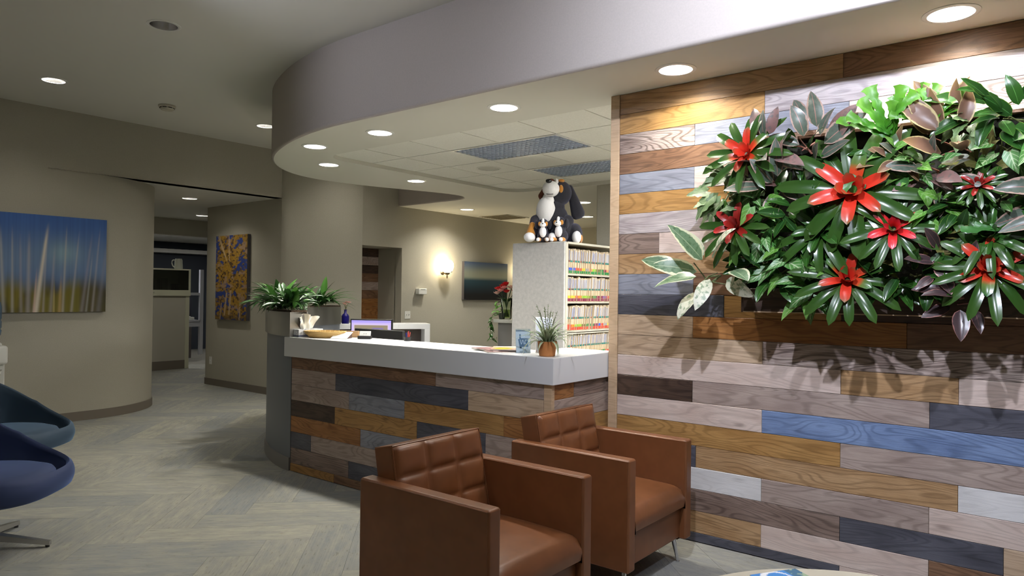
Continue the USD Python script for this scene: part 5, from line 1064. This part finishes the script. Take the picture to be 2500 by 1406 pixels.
def aspens(u, v):
    n1, n2, n3 = nz(u, v, 5, 13, 21), nz(u, v, 16, 40, 22, 5), nz(u, v, 26, 70, 23, 4)
    c = mixc((.20, .105, .012), (.42, .25, .030), n3); c = mixc(c, (.075, .042, .022), sst(nz(u, v, 22, 50, 24), .50, .64)); c = mixc(c, (.32, .22, .16), sst(nz(u, v, 9, 20, 26), .55, .68) * .8)
    c = mixc(c, (.022, .050, .22), sst(n1 * .62 + n2 * .38, .535, .58)); c = mixc(c, (.04, .03, .02), sst(.12 - v, 0, .1) * n2)
    for u0, u1, wd, lo, hi in ((.36, .10, .016, .70, 1.0), (.30, .05, .010, .75, 1.0), (.44, .42, .012, .7, 1.), (.30, .37, .022, .05, .32), (.45, .50, .026, .06, .35), (.16, .2, .014, 0, .2), (.78, .80, .014, .0, .22)):
        f = np.clip((v - lo) / (hi - lo), 0, 1); c = mixc(c, (.48, .36, .22), .85 * np.exp(-((u - u0 - (u1 - u0) * f) / wd) ** 2) * (v > lo) * (v < hi))
    return c
canvas('aspen_canvas', 'tall narrow canvas of golden aspen leaves and blue sky', .865, 1.257, .05, aspens, 200, 280, T((-9.80, 5.598, 1.018)))
def horizon_(u, v):
    c = mixc((.25, .27, .21), (.10, .14, .22), sst(v, .68, 1.0)); c = mixc(c, (.30, .30, .22), np.exp(-((v - .66) / .13) ** 2) * np.exp(-((u - .55) / .35) ** 2)); s_ = mixc((.012, .012, .014), (.022, .05, .065), sst(v, .1, .52)); return mixc(s_, c, sst(v, .50, .62))
canvas('seascape_canvas', 'dark seascape print with a pale horizon beside the wall sconce', 1.13, .635, .05, horizon_, 60, 60, T((-7.878, 9.17, 1.348)) @ FX, print_gloss)

# ------------------------------------------------------------------ wall and ceiling fittings
sc_glow = glow('sconce_glow', (1.0, .82, .52), 26.0); sc_metal = plain('sconce_brass', (.35, .27, .16), .3, metal=1.0)
def sconce(y, label):
    t = thing('wall_sconce', label, 'wall lamp', (-7.93, y, 1.80))
    part(t, 'backplate', moved(lathe([(0, 0), (.045, 0), (.05, .008), (.0, .02)], 28), T((0, 0, .0)) @ RY(PI / 2)), sc_metal, smooth=40)
    part(t, 'arm', cat(tube([(0.01, 0, .0), (.10, 0, -.03)], .008, 10), tube([(.10, 0, -.02), (.10, 0, -.06), (.10, 0, -.09), (.10, 0, -.115)], [.012, .009, .012, .004], 12)), sc_metal, smooth=40)
    part(t, 'holder', lathe([(0, -.055), (.03, -.05), (.045, -.03), (.045, -.02), (0, -.02)], 24).apply_translation((.10, 0, 0)), sc_metal, smooth=40)
    part(t, 'glass_shade', lathe([(.04, -.02), (.085, .015), (.105, .07), (.10, .13), (.07, .175), (.0, .19)], 32).apply_translation((.10, 0, 0)), sc_glow, smooth=60)
    part(t, 'set_screw', moved(trimesh.creation.cylinder(.008, .03, sections=12), T((.13, .06, -.005)) @ RX(PI / 2)), sc_metal)
sconce(8.15, 'glowing round wall sconce between the niche and the dark seascape'); sconce(10.15, 'second glowing wall sconce hidden behind the file shelf')
t = thing('thermostat_box', 'small white box on the back wall left of the sconce', 'wall box', (-7.93, 7.65, 1.432)); part(t, 'body', bx(0, .075, -.088, .088, 0, .088, .006), white_plastic); part(t, 'slot', bx(.02, .0765, -.05, .05, .068, .078), plain('slot_grey', (.25, .25, .23), .5))
def wallplate(label, M, w=.115, sw=2):
    t = thing('switch_plate', label, 'switch', mat=M); part(t, 'plate', bx(-w / 2, w / 2, -.006, 0, -.058, .058, .002), white_plastic)
    for k in range(sw): x = (k - (sw - 1) / 2) * .046; part(t, 'toggle', hull(np.array([(x - .005, -.006, -.012), (x + .005, -.006, -.012), (x - .005, -.006, .012), (x + .005, -.006, .012), (x - .004, -.018, .004), (x + .004, -.018, .004), (x - .004, -.018, .010), (x + .004, -.018, .010)])), plain('toggle', (.62, .62, .58), .4))
wallplate('white double light switch beside the niche', T((-7.93, 7.40, 1.118)) @ FX); wallplate('small white outlet plate low on the picture wall', T((-10.44, 5.65, .375)), .07, 1)
t = thing('smoke_detector', 'round beige smoke detector on the lobby ceiling', 'smoke detector', (-7.488, 3.529, ZC)); det = plain('detector', (.55, .52, .43), .5)
part(t, 'base', lathe([(0, 0), (.085, 0), (.085, -.018), (.075, -.022), (0, -.022)], 36), det, smooth=40); part(t, 'chamber', lathe([(.07, -.022), (.07, -.034), (.055, -.05), (0, -.052)], 36), det, smooth=40)
for k in range(8): part(t, 'vent_slot', moved(bx(.064, .072, -.018, .018, -.033, -.025), RZ(k * PI / 4)), plain('slot_dark', (.06, .055, .05), .6))
t = thing('ceiling_speaker', 'round white speaker grille in a ceiling tile', 'speaker', (-4.87, 5.68, ZT)); part(t, 'ring', lathe([(.115, .001), (.115, -.006), (.125, -.007), (.132, 0)], 40), tile_mat, smooth=40); part(t, 'grille', lathe([(0, -.002), (.115, -.002), (.115, 0), (0, 0)], 40), plain('grille', (.55, .54, .48), .7))
t = thing('air_vent', 'square air vent in the back ceiling above the seascape', 'vent', (-7.50, 9.16, ZS)); part(t, 'frame', cat(bx(-.3, .3, -.3, -.27, -.008, 0), bx(-.3, .3, .27, .3, -.008, 0), bx(-.3, -.27, -.27, .27, -.008, 0), bx(.27, .3, -.27, .27, -.008, 0)), det)
for k in range(9): part(t, 'slat', moved(bx(-.27, .27, -.022, .022, -.001, .001), T((0, -.24 + .06 * k, -.006)) @ RX(.5)), plain('vent_slat', (.35, .31, .22), .5))
lou = plain('louver', (.60, .67, .80), .3); lou2 = plain('louver_top', (.46, .54, .68), .4); tube_lit = glow('tube_lit', (1.0, .98, .95), 60.0)
def troffer(x0, y0, label, lit=False):
    t = thing('troffer_light', label, 'ceiling light', (x0, y0, ZT)); w, d = 1.206, .60
    part(t, 'frame', cat(bx(0, w, 0, .022, -.006, .004), bx(0, w, d - .022, d, -.006, .004), bx(0, .022, .022, d - .022, -.006, .004), bx(w - .022, w, .022, d - .022, -.006, .004)), white_metal)
    if lit: part(t, 'diffuser', bx(.022, w - .022, .022, d - .022, .0, .004), tube_lit); return t
    part(t, 'louver_long', cat([bx(.022, w - .022, y - .002, y + .002, -.004, .05) for y in np.linspace(.022, d - .022, 10)[1:-1]]), lou); part(t, 'louver_cross', cat([bx(x - .002, x + .002, .022, d - .022, -.003, .05) for x in np.linspace(.022, w - .022, 24)[1:-1]]), lou)
    part(t, 'pan', cat(bx(.01, w - .01, .01, d - .01, .10, .105), bx(.01, .02, .01, d - .01, 0, .10), bx(w - .02, w - .01, .01, d - .01, 0, .10), bx(.01, w - .01, .01, .02, 0, .10), bx(.01, w - .01, d - .02, d - .01, 0, .10)), lou2)
    for k in (1, 2, 3): part(t, 'tube_lamp', moved(trimesh.creation.cylinder(.013, 1.1, sections=14), T((w / 2, d * k / 4, .078)) @ RY(PI / 2)), tube_lit if lit else plain('tube_off', (.6, .65, .7), .4))
troffer(gx[2], gy[1], 'unlit blue grey louvered ceiling light, nearer of two above the file shelf'); troffer(gx[2], gy[3], 'unlit louvered ceiling light above the plush dog, farther of two')
troffer(gx[6], gy[0], 'lit ceiling panel light behind the plank wall, nearer of two', True); troffer(gx[6], gy[2], 'lit ceiling panel light behind the plank wall, farther of two', True)

# ------------------------------------------------------------------ office seen through the corridor
pw = thing('cubicle_partition', 'beige cubicle partition panel in the far office with a grey base', 'partition', (-12.93, 5.0, 0)); cub = plain('cubicle', (.47, .45, .38), .8); cubt = plain('cubicle_trim', (.60, .60, .46), .5)
part(pw, 'panel', bx(-.06, 0, 0, 1.49, .16, 1.345), cub); part(pw, 'base', bx(-.06, .004, 0, 1.49, .003, .16), base_trim); part(pw, 'end_post', bx(-.07, .006, 1.49, 1.565, 0, 1.345, .003), cubt)
oc_ = thing('overhead_cabinet', 'overhead cabinet with glass doors on top of the cubicle partition', 'cabinet', (-12.93, 5.0, 1.346))
part(oc_, 'shell', cat(bx(-.38, .03, 0, 1.57, 0, .02), bx(-.38, .03, 0, 1.57, .47, .495), bx(-.38, .03, 1.535, 1.57, .02, .47), bx(-.38, .03, 0, .02, .02, .47), bx(-.38, -.36, .02, 1.535, .02, .47)), cubt); part(oc_, 'front_rail', bx(.01, .03, .02, 1.535, .02, .105), cubt)
for k, (a, b_) in enumerate(((.03, .78), (.78, 1.53))): d = part(oc_, 'glass_door', bx(.012, .018, a, b_, .105, .47), pane('cab_glass', (.55, .58, .55), 1.5)); part(d, 'pull', bx(.018, .03, (b_ - .06) if k == 0 else a + .02, (b_ - .02) if k == 0 else a + .06, .112, .128), white_metal)
part(oc_, 'lock', moved(trimesh.creation.cylinder(.008, .012, sections=12), T((.032, .9, .062)) @ RY(PI / 2)), brushed)
for k, (y, w_, h_, c) in enumerate(((.92, .05, .16, (.05, .05, .06)), (1.10, .10, .30, (.35, .36, .28)), (1.35, .08, .2, (.07, .07, .09)), (1.0, .06, .28, (.22, .22, .2)))): solo('binder', bx(-13.22, -13.02, 5.0 + y, 5.0 + y + w_, 1.367, 1.367 + h_, .003), plain(f'binder_{k}', c, .6), ('black', 'pale green', 'dark blue', 'grey')[k] + ' binder behind the cabinet glass in the far office', 'binder')
t = thing('water_pitcher', 'white pitcher standing on the overhead cabinet in the far office', 'pitcher', (-13.02, 6.395, 1.842)); part(t, 'body', lathe([(0, 0), (.07, 0), (.072, .02), (.066, .16), (.055, .19), (0, .19)], 28), plain('pitcher', (.52, .54, .47), .4), smooth=40); part(t, 'handle', tube(curve([(0, -.065, .16), (.0, -.115, .15), (.0, -.12, .09), (.0, -.072, .03)], 14), .011, 8), plain('pitcher_handle', (.6, .6, .56), .4), smooth=60)
wk = thing('workstation', 'white office workstation seen past the cubicle partition', 'desk', (-14.3, 7.0, 0)); wlam = plain('white_laminate', (.62, .63, .70), .4); dk = plain('dark_fabric', (.03, .03, .042), .9)
part(wk, 'post', bx(0, .06, .455, .53, 0.12, 1.88), wlam); part(wk, 'shelf', bx(-.45, .05, -.8, .47, 1.345, 1.40), wlam); part(wk, 'desk_top', bx(-.6, .06, -.8, .47, .80, .835), wlam); part(wk, 'desk_edge', bx(.0, .061, -.8, .47, .70, .79), wlam); part(wk, 'back_panel', bx(-.62, -.58, -.8, .6, .1, 1.35), dk); part(wk, 'leg_panel', bx(-.60, -.56, -.8, .6, 0, .8), plain('taupe_panel', (.14, .12, .115), .7))
t = thing('desk_phone', 'small white object on the far office desk', 'desk item', (-14.32, 7.30, .836)); part(t, 'body', rbox(-.05, .05, -.06, .06, 0, .06, .012), white_plastic, smooth=40); part(t, 'handset', rbox(-.05, .05, -.06, -.02, .06, .08, .008), white_plastic, smooth=40)
of_glow = glow('office_panel_glow', (1.0, .98, .95), 9.0)
def panel_light(x, y, label):
    t = thing('ceiling_panel_light', label, 'ceiling light', (x, y, 2.60)); part(t, 'frame', cat(bx(-.6, .6, -.3, -.27, -.01, 0), bx(-.6, .6, .27, .3, -.01, 0), bx(-.6, -.57, -.27, .27, -.01, 0), bx(.57, .6, -.27, .27, -.01, 0)), white_metal); part(t, 'diffuser', bx(-.57, .57, -.27, .27, -.006, -.003), of_glow)
panel_light(-14.4, 6.1, 'lit ceiling panel in the far office above the cabinet'); panel_light(-14.6, 8.4, 'second lit ceiling panel in the far office')
# magazine on the coffee table
def cover_c(u, v):
    c = mixc((.05, .22, .58), (.08, .30, .70), nz(u, v, 3, 3, 31)); r = np.hypot((u - .40) * .8, v - .80); c = mixc(c, (.86, .88, .92), sst(.235 - r, 0, .012)); c = mixc(c, (.07, .27, .66), sst(.175 - np.hypot((u - .44) * .8, v - .80), 0, .012))
    c = mixc(c, (.06, .16, .26), sst(u, .72, .75)); return mixc(c, (.35, .45, .30), sst(nz(u, v, 9, 9, 33), .55, .62) * (u > .74))
magazine((-.752, 2.548, .451), 1.0, 'blue magazine with a white ring on the round coffee table', cover_c, .20, .26, .006)
